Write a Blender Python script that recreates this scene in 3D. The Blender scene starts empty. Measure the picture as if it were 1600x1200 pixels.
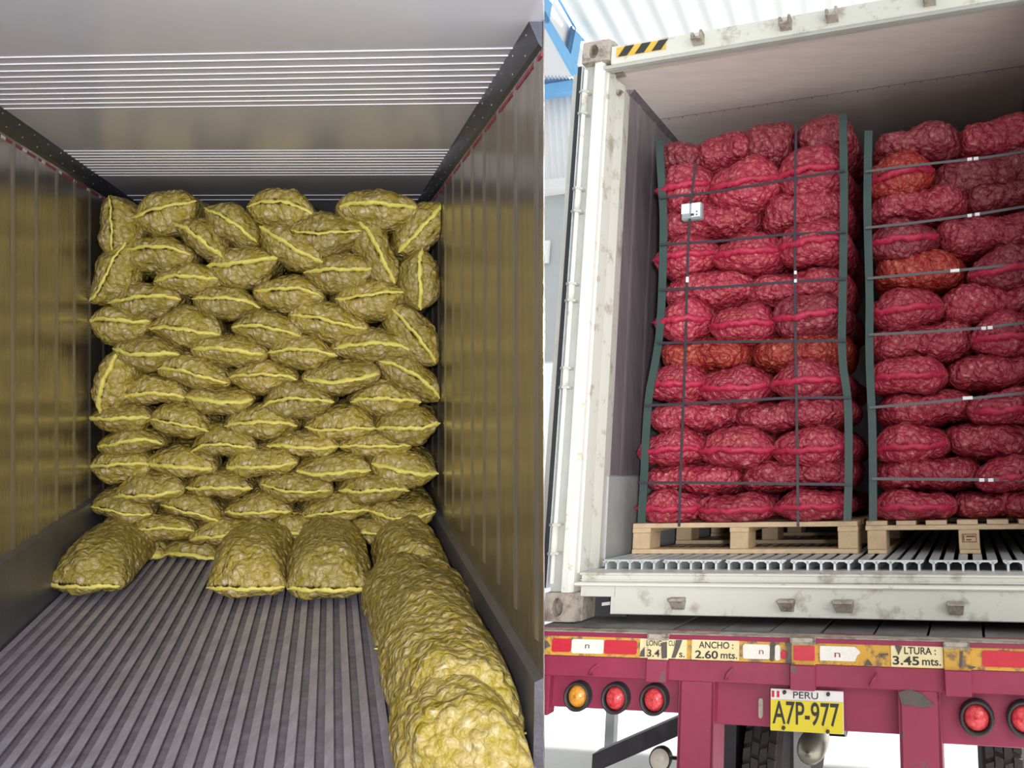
import bpy, math, random
import numpy as np
from mathutils import Vector

sc = bpy.context.scene
COL = sc.collection
random.seed(7)
RNG = np.random.default_rng(11)

# ------------------------------------------------------------------ camera
CAM_H = 1.5
cam_d = bpy.data.cameras.new('camera')
cam = bpy.data.objects.new('camera', cam_d)
COL.objects.link(cam)
cam.location = (0, 0, CAM_H)
cam.rotation_euler = (math.pi / 2, 0, 0)
cam_d.sensor_fit = 'HORIZONTAL'
cam_d.sensor_width = 36
cam_d.lens = 36 * 1300 / 1600
cam_d.shift_x = -(930 - 800) / 1600
cam_d.shift_y = (560 - 600) / 1600
cam_d.clip_start = 0.05
cam_d.clip_end = 400
sc.camera = cam

# ------------------------------------------------------------------ sky, sun, lamps, exposure
w = bpy.data.worlds.new('overcast_sky')
sc.world = w
w.use_nodes = True
bg = w.node_tree.nodes['Background']
bg.inputs[0].default_value = (0.93, 0.97, 1.0, 1)
bg.inputs[1].default_value = 1.0
sc.view_settings.view_transform = 'Standard'
sc.view_settings.look = 'None'
sc.view_settings.gamma = 1
sc.view_settings.use_curve_mapping = False
sc.view_settings.exposure = 0.0
sc.render.film_transparent = False


def lamp(name, kind, loc, energy, color=(1, 1, 1), target=None, **kw):
    d = bpy.data.lights.new(name, kind)
    d.energy = energy
    d.color = color
    for k, v in kw.items():
        setattr(d, k, v)
    o = bpy.data.objects.new(name, d)
    COL.objects.link(o)
    o.location = loc
    if target is not None:
        o.rotation_euler = (Vector(target) - Vector(loc)).to_track_quat('-Z', 'Y').to_euler()
    return o


# fill spot added behind the camera to light the left container
lamp('fill_spot', 'SPOT', (0.1, -1.7, 1.75), 1320, (0.98, 0.97, 1.0), (-2.1, 5.5, 1.75), spot_size=math.radians(66),
     spot_blend=1.0, shadow_soft_size=0.15)
lamp('dock_fill', 'AREA', (3.2, -1.6, 3.6), 75, (1.0, 0.99, 0.97), (3.3, 4.2, 1.6), shape='RECTANGLE', size=3.0, size_y=1.6)  # added area fill standing in for daylight from the dock side
lamp('sun', 'SUN', (10, 11.4, 2.0), 15.0, (1, 0.98, 0.95), (4.0, 5.4, 0.0), angle=0.02)

# ------------------------------------------------------------------ the two places
# left container: X across, D into the container, Z up from the eye; its end walls are not square to its sides
LF_D = np.array([-0.4764, 1.4994, 0.03575])


def FL(p):
    p = np.asarray(p, float).reshape(-1, 3)
    return np.stack([p[:, 0] + p[:, 1] * LF_D[0], p[:, 1] * LF_D[1], p[:, 2] + p[:, 1] * LF_D[2] + CAM_H], 1)


# right container and trailer: x to the right, y into the container, z up, metres from the lower left corner casting
RM = np.array([[0.98415072, 0.17592839, -0.02228352], [0.04969954, -0.1530087, 0.98697431],
               [-0.17022723, 0.97243897, 0.15932718]])
RT = np.array([-1.44880653, -1.01245338, 2.447])


def FR(p):
    p = np.asarray(p, float).reshape(-1, 3)
    c = p @ RM.T + RT
    return np.stack([c[:, 0] + 0.50117 * c[:, 2], 1.51515 * c[:, 2], c[:, 1] - 0.0641 * c[:, 2] + CAM_H], 1)


RMI = np.linalg.inv(RM)
RB = RMI @ RT


def R_at(u, v, axis, c):
    r = np.array([(u - 1360) / 858, -(v - 615) / 858, 1.0])
    a = RMI @ r
    k = (c + RB[axis]) / a[axis]
    return k * a - RB


def rx(u, v, y):
    return float(R_at(u, v, 1, y)[0])


def rz(u, v, y):
    return float(R_at(u, v, 1, y)[2])


def L_at(u, v, d):
    return np.array([(u - 517) / 867 * d, d, (529 - v) / 867 * d])


# ------------------------------------------------------------------ materials
def new_mat(name):
    m = bpy.data.materials.new(name)
    m.use_nodes = True
    nt = m.node_tree
    return m, nt, nt.nodes['Principled BSDF'], nt.nodes, nt.links


def mat(name, col, rough=0.5, metal=0.0, var=0.0, vscale=8.0, bump=0.0, bscale=40.0, col2=None, thr=None, spec=0.5,
        stretch=(1, 1, 1), trans=0.0):
    m, nt, b, N, L = new_mat(name)
    b.inputs['Roughness'].default_value = rough
    b.inputs['Metallic'].default_value = metal
    b.inputs['Specular IOR Level'].default_value = spec
    b.inputs['Base Color'].default_value = (*col, 1)
    tc = N.new('ShaderNodeTexCoord')
    mp = N.new('ShaderNodeMapping')
    mp.inputs['Scale'].default_value = stretch
    L.new(tc.outputs['Object'], mp.inputs[0])
    if var or col2:
        n = N.new('ShaderNodeTexNoise')
        n.inputs['Scale'].default_value = vscale
        n.inputs['Detail'].default_value = 6
        n.inputs['Roughness'].default_value = 0.65
        L.new(mp.outputs[0], n.inputs['Vector'])
        r = N.new('ShaderNodeValToRGB')
        c2 = col2 if col2 else tuple(c * (1 - var) for c in col)
        c1 = col if col2 else tuple(min(1, c * (1 + var)) for c in col)
        lo, hi = thr if thr else (0.3, 0.7)
        r.color_ramp.elements[0].position = lo
        r.color_ramp.elements[1].position = hi
        r.color_ramp.elements[0].color = (*c2, 1)
        r.color_ramp.elements[1].color = (*c1, 1)
        L.new(n.outputs['Fac'], r.inputs[0])
        L.new(r.outputs[0], b.inputs['Base Color'])
    if bump:
        n2 = N.new('ShaderNodeTexNoise')
        n2.inputs['Scale'].default_value = bscale
        n2.inputs['Detail'].default_value = 4
        L.new(mp.outputs[0], n2.inputs['Vector'])
        bp = N.new('ShaderNodeBump')
        bp.inputs['Strength'].default_value = bump
        bp.inputs['Distance'].default_value = 0.01
        L.new(n2.outputs['Fac'], bp.inputs['Height'])
        L.new(bp.outputs[0], b.inputs['Normal'])
    if trans:
        t = N.new('ShaderNodeBsdfTranslucent')
        t.inputs[0].default_value = (*col, 1)
        mx = N.new('ShaderNodeMixShader')
        mx.inputs[0].default_value = trans
        L.new(b.outputs[0], mx.inputs[1])
        L.new(t.outputs[0], mx.inputs[2])
        L.new(mx.outputs[0], N['Material Output'].inputs[0])
    return m


def sack_mat(name, net, tuber, rough=0.42, cell=27.0, pale=None, warp=0.022, bumpd=0.012):
    """mesh net pressed over roots: rounded cells, each root with a tone of its own, net colour between them"""
    m, nt, b, N, L = new_mat(name)
    b.inputs['Roughness'].default_value = rough
    b.inputs['Specular IOR Level'].default_value = 0.5
    tc = N.new('ShaderNodeTexCoord')

    def math_(op, a_, b_=None, c_=None):
        n_ = N.new('ShaderNodeMath')
        n_.operation = op
        for i_, v_ in enumerate((a_, b_, c_)):
            if v_ is None: continue
            if isinstance(v_, (int, float)): n_.inputs[i_].default_value = v_
            else: L.new(v_, n_.inputs[i_])
        return n_.outputs[0]

    n = N.new('ShaderNodeTexNoise')
    n.inputs['Scale'].default_value = 14
    n.inputs['Detail'].default_value = 3
    L.new(tc.outputs['Object'], n.inputs['Vector'])
    sub = N.new('ShaderNodeVectorMath'); sub.operation = 'SUBTRACT'
    L.new(n.outputs['Color'], sub.inputs[0]); sub.inputs[1].default_value = (.5, .5, .5)
    sc_ = N.new('ShaderNodeVectorMath'); sc_.operation = 'SCALE'
    L.new(sub.outputs[0], sc_.inputs[0]); sc_.inputs['Scale'].default_value = warp * 2
    ad = N.new('ShaderNodeVectorMath'); ad.operation = 'ADD'
    L.new(tc.outputs['Object'], ad.inputs[0]); L.new(sc_.outputs[0], ad.inputs[1])
    v = N.new('ShaderNodeTexVoronoi')
    v.inputs['Scale'].default_value = cell
    L.new(ad.outputs[0], v.inputs['Vector'])
    v2 = N.new('ShaderNodeTexVoronoi')
    v2.inputs['Scale'].default_value = cell * 2.3
    L.new(ad.outputs[0], v2.inputs['Vector'])
    hgt = math_('SUBTRACT', 1.0, math_('MULTIPLY', v.outputs['Distance'], 1.25))
    hgt2 = math_('SUBTRACT', 1.0, v2.outputs['Distance'])
    sep = N.new('ShaderNodeSeparateColor'); L.new(v.outputs['Color'], sep.inputs[0])
    sep2 = N.new('ShaderNodeSeparateColor'); L.new(v2.outputs['Color'], sep2.inputs[0])
    n3 = N.new('ShaderNodeTexNoise'); n3.inputs['Scale'].default_value = 6; n3.inputs['Detail'].default_value = 4
    L.new(tc.outputs['Object'], n3.inputs['Vector'])
    f = math_('MULTIPLY_ADD', sep.outputs[0], .55, math_('MULTIPLY', sep2.outputs[1], .35))
    f = math_('MULTIPLY_ADD', n3.outputs['Fac'], .9, f)
    f = math_('SUBTRACT', f, .45)
    f = math_('MULTIPLY', f, math_('MULTIPLY_ADD', hgt, .9, .35))
    r = N.new('ShaderNodeValToRGB')
    e = r.color_ramp.elements
    e[0].position = 0.08; e[0].color = (*net, 1)
    e[1].position = 0.62; e[1].color = (*tuber, 1)
    if pale:
        q = e.new(0.95); q.color = (*pale, 1)
    L.new(f, r.inputs[0])
    oi = N.new('ShaderNodeObjectInfo')
    hs = N.new('ShaderNodeHueSaturation')
    mr = N.new('ShaderNodeMapRange')
    mr.inputs['To Min'].default_value = 0.86
    mr.inputs['To Max'].default_value = 1.12
    L.new(oi.outputs['Random'], mr.inputs[0])
    L.new(mr.outputs[0], hs.inputs['Value'])
    L.new(r.outputs[0], hs.inputs['Color'])
    L.new(hs.outputs[0], b.inputs['Base Color'])
    hh = math_('MULTIPLY_ADD', hgt2, .35, hgt)
    n2 = N.new('ShaderNodeTexNoise')
    n2.inputs['Scale'].default_value = 120
    n2.inputs['Detail'].default_value = 3
    L.new(tc.outputs['Object'], n2.inputs['Vector'])
    hh = math_('MULTIPLY_ADD', n2.outputs['Fac'], .22, hh)
    bp = N.new('ShaderNodeBump')
    bp.inputs['Strength'].default_value = 1.0
    bp.inputs['Distance'].default_value = bumpd
    L.new(hh, bp.inputs['Height'])
    L.new(bp.outputs[0], b.inputs['Normal'])
    return m


MT = dict(
    yel=sack_mat('yellow_mesh_over_roots', (0.35, 0.265, 0.030), (0.49, 0.385, 0.16), 0.42, 26.0, (0.70, 0.60, 0.40)),
    yseam=mat('yellow_seam_tape', (0.78, 0.68, 0.15), 0.5, var=0.12, vscale=30, bump=0.4, bscale=120),
    red=sack_mat('red_mesh_over_roots', (0.33, 0.018, 0.045), (0.47, 0.085, 0.10), 0.34, 36.0, (0.66, 0.28, 0.26)),
    dred=sack_mat('dull_red_mesh_over_roots', (0.22, 0.016, 0.035), (0.36, 0.08, 0.085), 0.38, 34.0, (0.48, 0.20, 0.17)),
    ored=sack_mat('orange_red_mesh_over_roots', (0.32, 0.018, 0.020), (0.46, 0.085, 0.05), 0.38, 36.0, (0.62, 0.26, 0.15)),
    rseam=mat('red_seam_tape', (0.42, 0.016, 0.055), 0.45, var=0.25, vscale=20, bump=0.4, bscale=120),
    steelwall=mat('brushed_steel_lining', (0.43, 0.39, 0.35), 0.21, 0.85, var=0.2, vscale=3, bump=0.34, bscale=9,
                  stretch=(6, 6, 0.35)),
    rib=mat('steel_rib', (0.42, 0.39, 0.36), 0.36, 0.8, var=0.1, vscale=6, stretch=(4, 4, 0.5)),
    lceil=mat('glossy_ceiling_panel', (0.62, 0.62, 0.68), 0.22, 0.0, var=0.04, vscale=2, spec=0.7),
    lridge=mat('ceiling_ridge', (0.85, 0.85, 0.9), 0.3),
    kick=mat('dark_kick_plate', (0.155, 0.15, 0.175), 0.4, 0.5, var=0.2, vscale=5, bump=0.2, bscale=60),
    lfloor=mat('aluminium_floor_bar', (0.50, 0.48, 0.58), 0.45, 0.5, var=0.2, vscale=18, bump=0.25, bscale=90,
               stretch=(1, 0.3, 1)),
    groove=mat('floor_groove', (0.30, 0.27, 0.31), 0.6, 0.4, var=0.3, vscale=14),
    darktrim=mat('dark_steel_trim', (0.075, 0.08, 0.1), 0.4, 0.6, var=0.2, vscale=20),
    rivet=mat('bright_rivet', (0.8, 0.8, 0.8), 0.25, 0.9),
    redtape=mat('red_tape', (0.3, 0.03, 0.05), 0.5),
    whitetape=mat('white_tape', (0.75, 0.72, 0.72), 0.5),
    shell=mat('container_shell_paint', (0.55, 0.56, 0.52), 0.5, var=0.05),
    cpaint=mat('off_white_container_paint', (0.66, 0.66, 0.58), 0.42, var=0.0, vscale=9, col2=(0.42, 0.37, 0.30),
               thr=(0.34, 0.46), bump=0.08, bscale=30),
    cbright=mat('cream_container_paint', (0.82, 0.81, 0.74), 0.35, vscale=14, col2=(0.60, 0.50, 0.32), thr=(0.30, 0.40)),
    cgrey=mat('grey_container_paint', (0.46, 0.47, 0.43), 0.45, var=0.08, vscale=10),
    cast=mat('worn_casting', (0.42, 0.37, 0.30), 0.6, vscale=18, col2=(0.22, 0.17, 0.14), thr=(0.38, 0.55), bump=0.3, bscale=40),
    gasket=mat('black_rubber_gasket', (0.02, 0.023, 0.025), 0.5),
    lining=mat('interior_steel_lining', (0.34, 0.31, 0.33), 0.36, 0.6, var=0.2, vscale=4, bump=0.15, bscale=10, stretch=(4, 4, 0.4)),
    rceil=mat('interior_ceiling_lining', (0.80, 0.73, 0.67), 0.4, var=0.06, vscale=4, stretch=(1, 4, 1)),
    kickR=mat('grey_interior_kick_panel', (0.42, 0.43, 0.42), 0.45, 0.2, var=0.12, vscale=12),
    tbar=mat('aluminium_t_bar', (0.62, 0.66, 0.66), 0.38, 0.35, var=0.12, vscale=30),
    tdark=mat('dark_drain_pan', (0.07, 0.08, 0.08), 0.5, 0.2, var=0.3, vscale=20),
    wood=mat('pale_pine', (0.62, 0.46, 0.28), 0.65, var=0.14, vscale=14, stretch=(1, 6, 6)),
    woodblock=mat('pine_block', (0.58, 0.42, 0.25), 0.7, var=0.12, vscale=20),
    ink=mat('stamp_ink', (0.18, 0.06, 0.04), 0.7),
    green=mat('dark_green_corner_board', (0.030, 0.060, 0.052), 0.34, var=0.15, vscale=12),
    strap=mat('dark_plastic_strap', (0.03, 0.024, 0.034), 0.35),
    strapg=mat('grey_plastic_strap', (0.10, 0.095, 0.10), 0.3),
    clip=mat('white_strap_clip', (0.85, 0.85, 0.85), 0.35),
    logger=mat('logger_grey_plastic', (0.30, 0.34, 0.36), 0.4),
    paper=mat('logger_white_label', (0.78, 0.82, 0.84), 0.5),
    hazy=mat('hazard_yellow', (0.72, 0.46, 0.06), 0.5, var=0.1),
    hazk=mat('hazard_black', (0.03, 0.03, 0.03), 0.5),
    tred=mat('maroon_trailer_paint', (0.29, 0.024, 0.068), 0.42, var=0.13, vscale=7, bump=0.08, bscale=25),
    tredw=mat('worn_maroon_trailer_paint', (0.29, 0.027, 0.070), 0.5, vscale=9, col2=(0.13, 0.10, 0.09), thr=(0.33, 0.4), bump=0.1, bscale=25),
    dirt=mat('bare_dark_patch', (0.10, 0.085, 0.07), 0.7, var=0.25, vscale=30),
    band=mat('worn_amber_band', (0.62, 0.34, 0.045), 0.6, vscale=22, col2=(0.22, 0.14, 0.07), thr=(0.40, 0.50)),
    cream=mat('cream_sign_paint', (0.78, 0.66, 0.36), 0.5, var=0.05),
    refr=mat('red_reflector_tape', (0.55, 0.02, 0.04), 0.35, var=0.1, vscale=60),
    refw=mat('white_reflector_tape', (0.78, 0.75, 0.68), 0.35, var=0.06, vscale=60),
    black=mat('black_lettering', (0.025, 0.022, 0.02), 0.5),
    plateY=mat('plate_yellow', (0.72, 0.58, 0.02), 0.4),
    plateW=mat('plate_white', (0.78, 0.76, 0.74), 0.4),
    rubber=mat('black_lamp_rubber', (0.03, 0.028, 0.03), 0.45),
    tyre=mat('dusty_tyre_rubber', (0.085, 0.07, 0.07), 0.8, var=0.25, vscale=10),
    dark=mat('oily_dark_steel', (0.05, 0.045, 0.05), 0.5, 0.3, var=0.3, vscale=10),
    silver=mat('dull_silver_hub', (0.42, 0.38, 0.31), 0.35, 0.6),
    deck=mat('weathered_trailer_deck', (0.15, 0.14, 0.13), 0.7, var=0.3, vscale=8),
    roof=mat('white_roof_sheet', (0.80, 0.82, 0.81), 0.5, trans=0.07),
    sheet=mat('pale_wall_sheet', (0.80, 0.80, 0.80), 0.5, trans=0.06),
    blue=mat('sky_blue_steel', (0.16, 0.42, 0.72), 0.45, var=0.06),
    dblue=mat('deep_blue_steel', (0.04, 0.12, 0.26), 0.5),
    conc=mat('pale_concrete', (0.80, 0.80, 0.78), 0.8, var=0.05, vscale=3),
    greywall=mat('light_grey_wall', (0.48, 0.50, 0.50), 0.6, var=0.04),
    milky=mat('milky_lens', (0.66, 0.62, 0.50), 0.35),
    skin=mat('skin', (0.70, 0.36, 0.33), 0.5),
)


def lens_mat(name, c1, c2):
    m, nt, b, N, L = new_mat(name)
    b.inputs['Roughness'].default_value = 0.25
    tc = N.new('ShaderNodeTexCoord')
    v = N.new('ShaderNodeTexVoronoi')
    v.inputs['Scale'].default_value = 90
    L.new(tc.outputs['Object'], v.inputs['Vector'])
    r = N.new('ShaderNodeValToRGB')
    r.color_ramp.elements[0].color = (*c2, 1)
    r.color_ramp.elements[1].color = (*c1, 1)
    L.new(v.outputs['Distance'], r.inputs[0])
    L.new(r.outputs[0], b.inputs['Base Color'])
    bp = N.new('ShaderNodeBump')
    bp.inputs['Strength'].default_value = 0.5
    L.new(v.outputs['Distance'], bp.inputs['Height'])
    L.new(bp.outputs[0], b.inputs['Normal'])
    return m


MT['lensr'] = lens_mat('red_lamp_lens', (0.62, 0.01, 0.03), (0.8, 0.12, 0.12))
MT['lensa'] = lens_mat('amber_lamp_lens', (0.75, 0.25, 0.02), (0.9, 0.45, 0.08))


# ------------------------------------------------------------------ mesh building
def tag(o, label=None, cat=None, group=None, kind=None):
    if label: o['label'] = label
    if cat: o['category'] = cat
    if group: o['group'] = group
    if kind: o['kind'] = kind
    return o


def root_of(o):
    while o.parent: o = o.parent
    return o


def empty(name, loc, label, cat, group=None):
    o = bpy.data.objects.new(name, None)
    o.empty_display_size = 0.1
    COL.objects.link(o)
    o.location = Vector(loc)
    return tag(o, label, cat, group)


def link_mesh(name, V, F, mats, parent=None, smooth=False, mi=None, lump=None, origin=None):
    V = np.asarray(V, float)
    if parent is not None:
        org = np.array(root_of(parent).location)
    elif origin is not None:
        org = np.asarray(origin, float)
    else:
        org = np.array([(V[:, 0].min() + V[:, 0].max()) / 2, (V[:, 1].min() + V[:, 1].max()) / 2, V[:, 2].min()])
    me = bpy.data.meshes.new(name)
    me.from_pydata((V - org).tolist(), [], F)
    if not isinstance(mats, (list, tuple)): mats = [mats]
    for m in mats: me.materials.append(MT[m] if isinstance(m, str) else m)
    if mi is not None: me.polygons.foreach_set('material_index', mi)
    if smooth: me.polygons.foreach_set('use_smooth', [True] * len(me.polygons))
    if lump is not None:
        a = me.attributes.new('lump', 'FLOAT', 'POINT')
        a.data.foreach_set('value', np.asarray(lump, np.float32))
    me.update()
    o = bpy.data.objects.new(name, me)
    COL.objects.link(o)
    if parent is not None:
        o.parent = parent
    else:
        o.location = Vector(org)
    return o


class MB:
    def __init__(s, frame):
        s.V, s.F, s.I, s.fr, s.cur = [], [], [], frame, 0

    def add(s, vs, fs):
        b = len(s.V)
        s.V += [tuple(map(float, v)) for v in vs]
        for f in fs:
            s.F.append([b + i for i in f])
            s.I.append(s.cur)
        return s

    def box(s, x0, x1, y0, y1, z0, z1, bev=0.0):
        x0, x1 = sorted((x0, x1)); y0, y1 = sorted((y0, y1)); z0, z1 = sorted((z0, z1))
        b = min(bev, (x1 - x0) * .45, (y1 - y0) * .45, (z1 - z0) * .45)
        if b <= 0:
            vs = [(x, y, z) for x in (x0, x1) for y in (y0, y1) for z in (z0, z1)]
            fs = [(0, 1, 3, 2), (4, 6, 7, 5), (0, 4, 5, 1), (2, 3, 7, 6), (0, 2, 6, 4), (1, 5, 7, 3)]
            return s.add(vs, fs)
        # chamfered box: eight corners with three vertices each
        vs, idx = [], {}
        for i, x in enumerate((x0, x1)):
            for j, y in enumerate((y0, y1)):
                for k, z in enumerate((z0, z1)):
                    sx, sy, sz = (1, -1)[i], (1, -1)[j], (1, -1)[k]
                    for a, p in enumerate(((x, y + sy * b, z + sz * b), (x + sx * b, y, z + sz * b), (x + sx * b, y + sy * b, z))):
                        idx[i, j, k, a] = len(vs)
                        vs.append(p)
        fs = []
        for i in (0, 1): fs.append([idx[i, 0, 0, 0], idx[i, 1, 0, 0], idx[i, 1, 1, 0], idx[i, 0, 1, 0]])
        for j in (0, 1): fs.append([idx[0, j, 0, 1], idx[1, j, 0, 1], idx[1, j, 1, 1], idx[0, j, 1, 1]])
        for k in (0, 1): fs.append([idx[0, 0, k, 2], idx[1, 0, k, 2], idx[1, 1, k, 2], idx[0, 1, k, 2]])
        for i in (0, 1):
            for j in (0, 1): fs.append([idx[i, j, 0, 0], idx[i, j, 1, 0], idx[i, j, 1, 1], idx[i, j, 0, 1]])
        for i in (0, 1):
            for k in (0, 1): fs.append([idx[i, 0, k, 0], idx[i, 1, k, 0], idx[i, 1, k, 2], idx[i, 0, k, 2]])
        for j in (0, 1):
            for k in (0, 1): fs.append([idx[0, j, k, 1], idx[1, j, k, 1], idx[1, j, k, 2], idx[0, j, k, 2]])
        for i in (0, 1):
            for j in (0, 1):
                for k in (0, 1): fs.append([idx[i, j, k, 0], idx[i, j, k, 1], idx[i, j, k, 2]])
        return s.add(vs, fs)

    def prism(s, a, b):
        """solid between two polygons with the same number of corners"""
        n = len(a)
        fs = [list(range(n)), list(range(2 * n - 1, n - 1, -1))]
        fs += [(i, (i + 1) % n, n + (i + 1) % n, n + i) for i in range(n)]
        return s.add(list(a) + list(b), fs)

    def sweep(s, path, r, n=8, r2=None, cap=True):
        path = [np.array(p, float) for p in path]
        vs, m = [], len(path)
        for i, p in enumerate(path):
            t = path[min(i + 1, m - 1)] - path[max(i - 1, 0)]
            t /= np.linalg.norm(t) + 1e-9
            ref = np.array([0, 0, 1.0]) if abs(t[2]) < .85 else np.array([0, 1.0, 0])
            u = np.cross(t, ref); u /= np.linalg.norm(u)
            v = np.cross(u, t)
            rr = r[i] if isinstance(r, (list, tuple)) else r
            for k in range(n):
                a = 2 * math.pi * k / n
                vs.append(p + u * math.cos(a) * rr + v * math.sin(a) * (rr if r2 is None else r2))
        fs = []
        for i in range(m - 1):
            for k in range(n):
                fs.append((i * n + k, i * n + (k + 1) % n, (i + 1) * n + (k + 1) % n, (i + 1) * n + k))
        if cap: fs += [tuple(range(n)), tuple(range(m * n - 1, (m - 1) * n - 1, -1))]
        return s.add(vs, fs)

    def lathe(s, c, prof, n=32, axis='y'):
        """prof = [(distance along axis, radius)]"""
        vs = []
        for a, r in prof:
            for k in range(n):
                t = 2 * math.pi * k / n
                if axis == 'y': vs.append((c[0] + r * math.cos(t), c[1] + a, c[2] + r * math.sin(t)))
                else: vs.append((c[0] + a, c[1] + r * math.cos(t), c[2] + r * math.sin(t)))
        fs = []
        for i in range(len(prof) - 1):
            for k in range(n):
                fs.append((i * n + k, i * n + (k + 1) % n, (i + 1) * n + (k + 1) % n, (i + 1) * n + k))
        fs.append(tuple(range(n)))
        fs.append(tuple(range(len(prof) * n - 1, (len(prof) - 1) * n - 1, -1)))
        return s.add(vs, fs)

    def strip(s, left, right, th):
        """solid ribbon between two edge lines, thickness vector th"""
        n = len(left)
        th = np.array(th, float)
        vs = list(map(np.array, left)) + list(map(np.array, right))
        vs = [np.array(v, float) for v in vs]
        vs += [v + th for v in vs]
        fs = []
        for i in range(n - 1):
            fs.append((i, i + 1, n + i + 1, n + i))
            fs.append((2 * n + i, 3 * n + i, 3 * n + i + 1, 2 * n + i + 1))
            fs.append((i, 2 * n + i, 2 * n + i + 1, i + 1))
            fs.append((n + i, n + i + 1, 3 * n + i + 1, 3 * n + i))
        fs.append((0, n, 3 * n, 2 * n))
        fs.append((n - 1, 3 * n - 1, 4 * n - 1, 2 * n - 1))
        return s.add(vs, fs)

    def build(s, name, mats, parent=None, smooth=False):
        return link_mesh(name, s.fr(s.V), s.F, mats, parent, smooth, s.I)


def structure(o):
    o['kind'] = 'structure'
    return o


# ================================================================== LEFT CONTAINER
XL, XR, ZF, ZC = -1.58, 0.72, -1.45, 1.08
D0, D1 = 1.72, 5.3
DR = 1.88                       # where the right-hand wall ends
DB = -1.6                       # the other three sides go on past the viewer
WL = MB(FL)
WL.box(XL - 0.05, XL, DB, D1, ZF - 0.1, ZC)
structure(WL.build('wall_left', 'steelwall'))
WR = MB(FL)
WR.box(XR, XR + 0.004, DR, D1, ZF - 0.1, ZC)
structure(WR.build('wall_right', 'steelwall'))
b = MB(FL)
b.box(XL, XR, D1, D1 + 0.05, ZF - 0.1, ZC)
structure(b.build('wall_back', 'shell'))
b = MB(FL)
top = [(XL - .05, DB, ZC), (XR, DB, ZC), (XR, -.2, ZC), (-.10, -.1, ZC), (0.0, 0.05, ZC), (0.655, D0, ZC), (XR + .004, DR + .002, ZC), (XR + .004, D1 + .05, ZC), (XL - .05, D1 + .05, ZC)]
b.prism(top, [(x, y, z + 0.06) for x, y, z in top])
structure(b.build('ceiling', 'lceil'))
# raised lines across the ceiling panels: (v at x=0, v at x=820) in the photo
b = MB(FL)
ups = [92, 102.5, 113, 122, 130.5, 140, 148, 156, 163, 170]
for v0 in ups:
    v1 = v0 - 17 + (v0 - 92) * 0.10
    z = ZC - 0.003
    def D(v): return 867 * ZC / (529 - v)
    vl = v0
    dl, dr = D(v0), D(v1)
    # left end lies on the left wall, right end on the right wall
    xl, xr = XL, XR
    b.strip([(xl, dl - 0.003, z), (xr, dr - 0.003, z)], [(xl, dl + 0.003, z), (xr, dr + 0.003, z)], (0, 0, 0.006))
for v0 in [235, 239.3, 243.7, 248, 252.5, 256.8, 261, 265.3, 269.5, 273.5, 305, 312]:
    dd = 867 * ZC / (529 - v0)
    b.strip([(XL, dd + .006, ZC - .003), (XR, dd - .012, ZC - .003)], [(XL, dd + .013, ZC - .003), (XR, dd - .005, ZC - .003)], (0, 0, 0.006))
structure(b.build('trim_1', 'lridge'))
# vertical ribs of the side linings
for nm, x, s, dd0 in (('trim_2', XL, 1, 1.88), ('trim_3', XR, -1, 1.945)):
    b = MB(FL)
    d = dd0
    while d < 4.6:
        b.prism([(x, d - .022, -1.05), (x + s * .006, d - .008, -1.05), (x + s * .006, d + .008, -1.05), (x, d + .022, -1.05)],
                [(x, d - .022, ZC - .1), (x + s * .006, d - .008, ZC - .1), (x + s * .006, d + .008, ZC - .1), (x, d + .022, ZC - .1)])
        d += 0.22
    structure(b.build(nm, 'rib'))
# kick plates
b = MB(FL)
b.prism([(XL, DB, ZF - .05), (XL + .035, DB, ZF - .05), (XL + .03, DB, -1.06), (XL, DB, -1.045)],
        [(XL, D1, ZF - .05), (XL + .035, D1, ZF - .05), (XL + .03, D1, -1.06), (XL, D1, -1.045)])
structure(b.build('baseboard_left', 'kick'))
b = MB(FL)
b.prism([(XR, DR, ZF - .05), (XR - .035, DR, ZF - .05), (XR - .03, DR, -1.165), (XR, DR, -1.15)],
        [(XR, D1, ZF - .05), (XR - .035, D1, ZF - .05), (XR - .03, D1, -1.165), (XR, D1, -1.15)])
structure(b.build('baseboard_right', 'kick'))
# cove angles along the ceiling with rivets and red-and-white tape below
for nm, x, s, d0 in (('trim_4', XL, 1, D0), ('trim_5', XR, -1, DR)):
    b = MB(FL)
    b.cur = 0
    if s < 0: d0 += .01
    b.prism([(x, d0, ZC), (x + s * .045, d0, ZC), (x + s * .012, d0, ZC - .075), (x, d0, ZC - .09)],
            [(x, D1, ZC), (x + s * .045, D1, ZC), (x + s * .012, D1, ZC - .075), (x, D1, ZC - .09)])
    d, k = d0 + .05, 0
    while d < 4.4:
        b.cur = 1
        for q in (0.25, 0.8):
            cx, cz = x + s * (.045 - .033 * q) , ZC - .075 * q
            b.lathe((cx - s * 0.001, d + (.06 if q > .5 else 0), cz - .001), [(-.003, .0045), (.003, .003)], 8, 'x')
        d += 0.14
    d = d0
    while d < 4.3:
        b.cur = 2 if (k % 3) else 3
        ln = 0.07 if k % 3 else 0.035
        if s < 0 and k % 3 == 0: b.cur = 2
        b.box(x, x + s * .004, d, d + ln, ZC - .118, ZC - .104)
        d += ln + .004
        k += 1
    structure(b.build(nm, ['darktrim', 'rivet', 'redtape', 'whitetape']))
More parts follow.
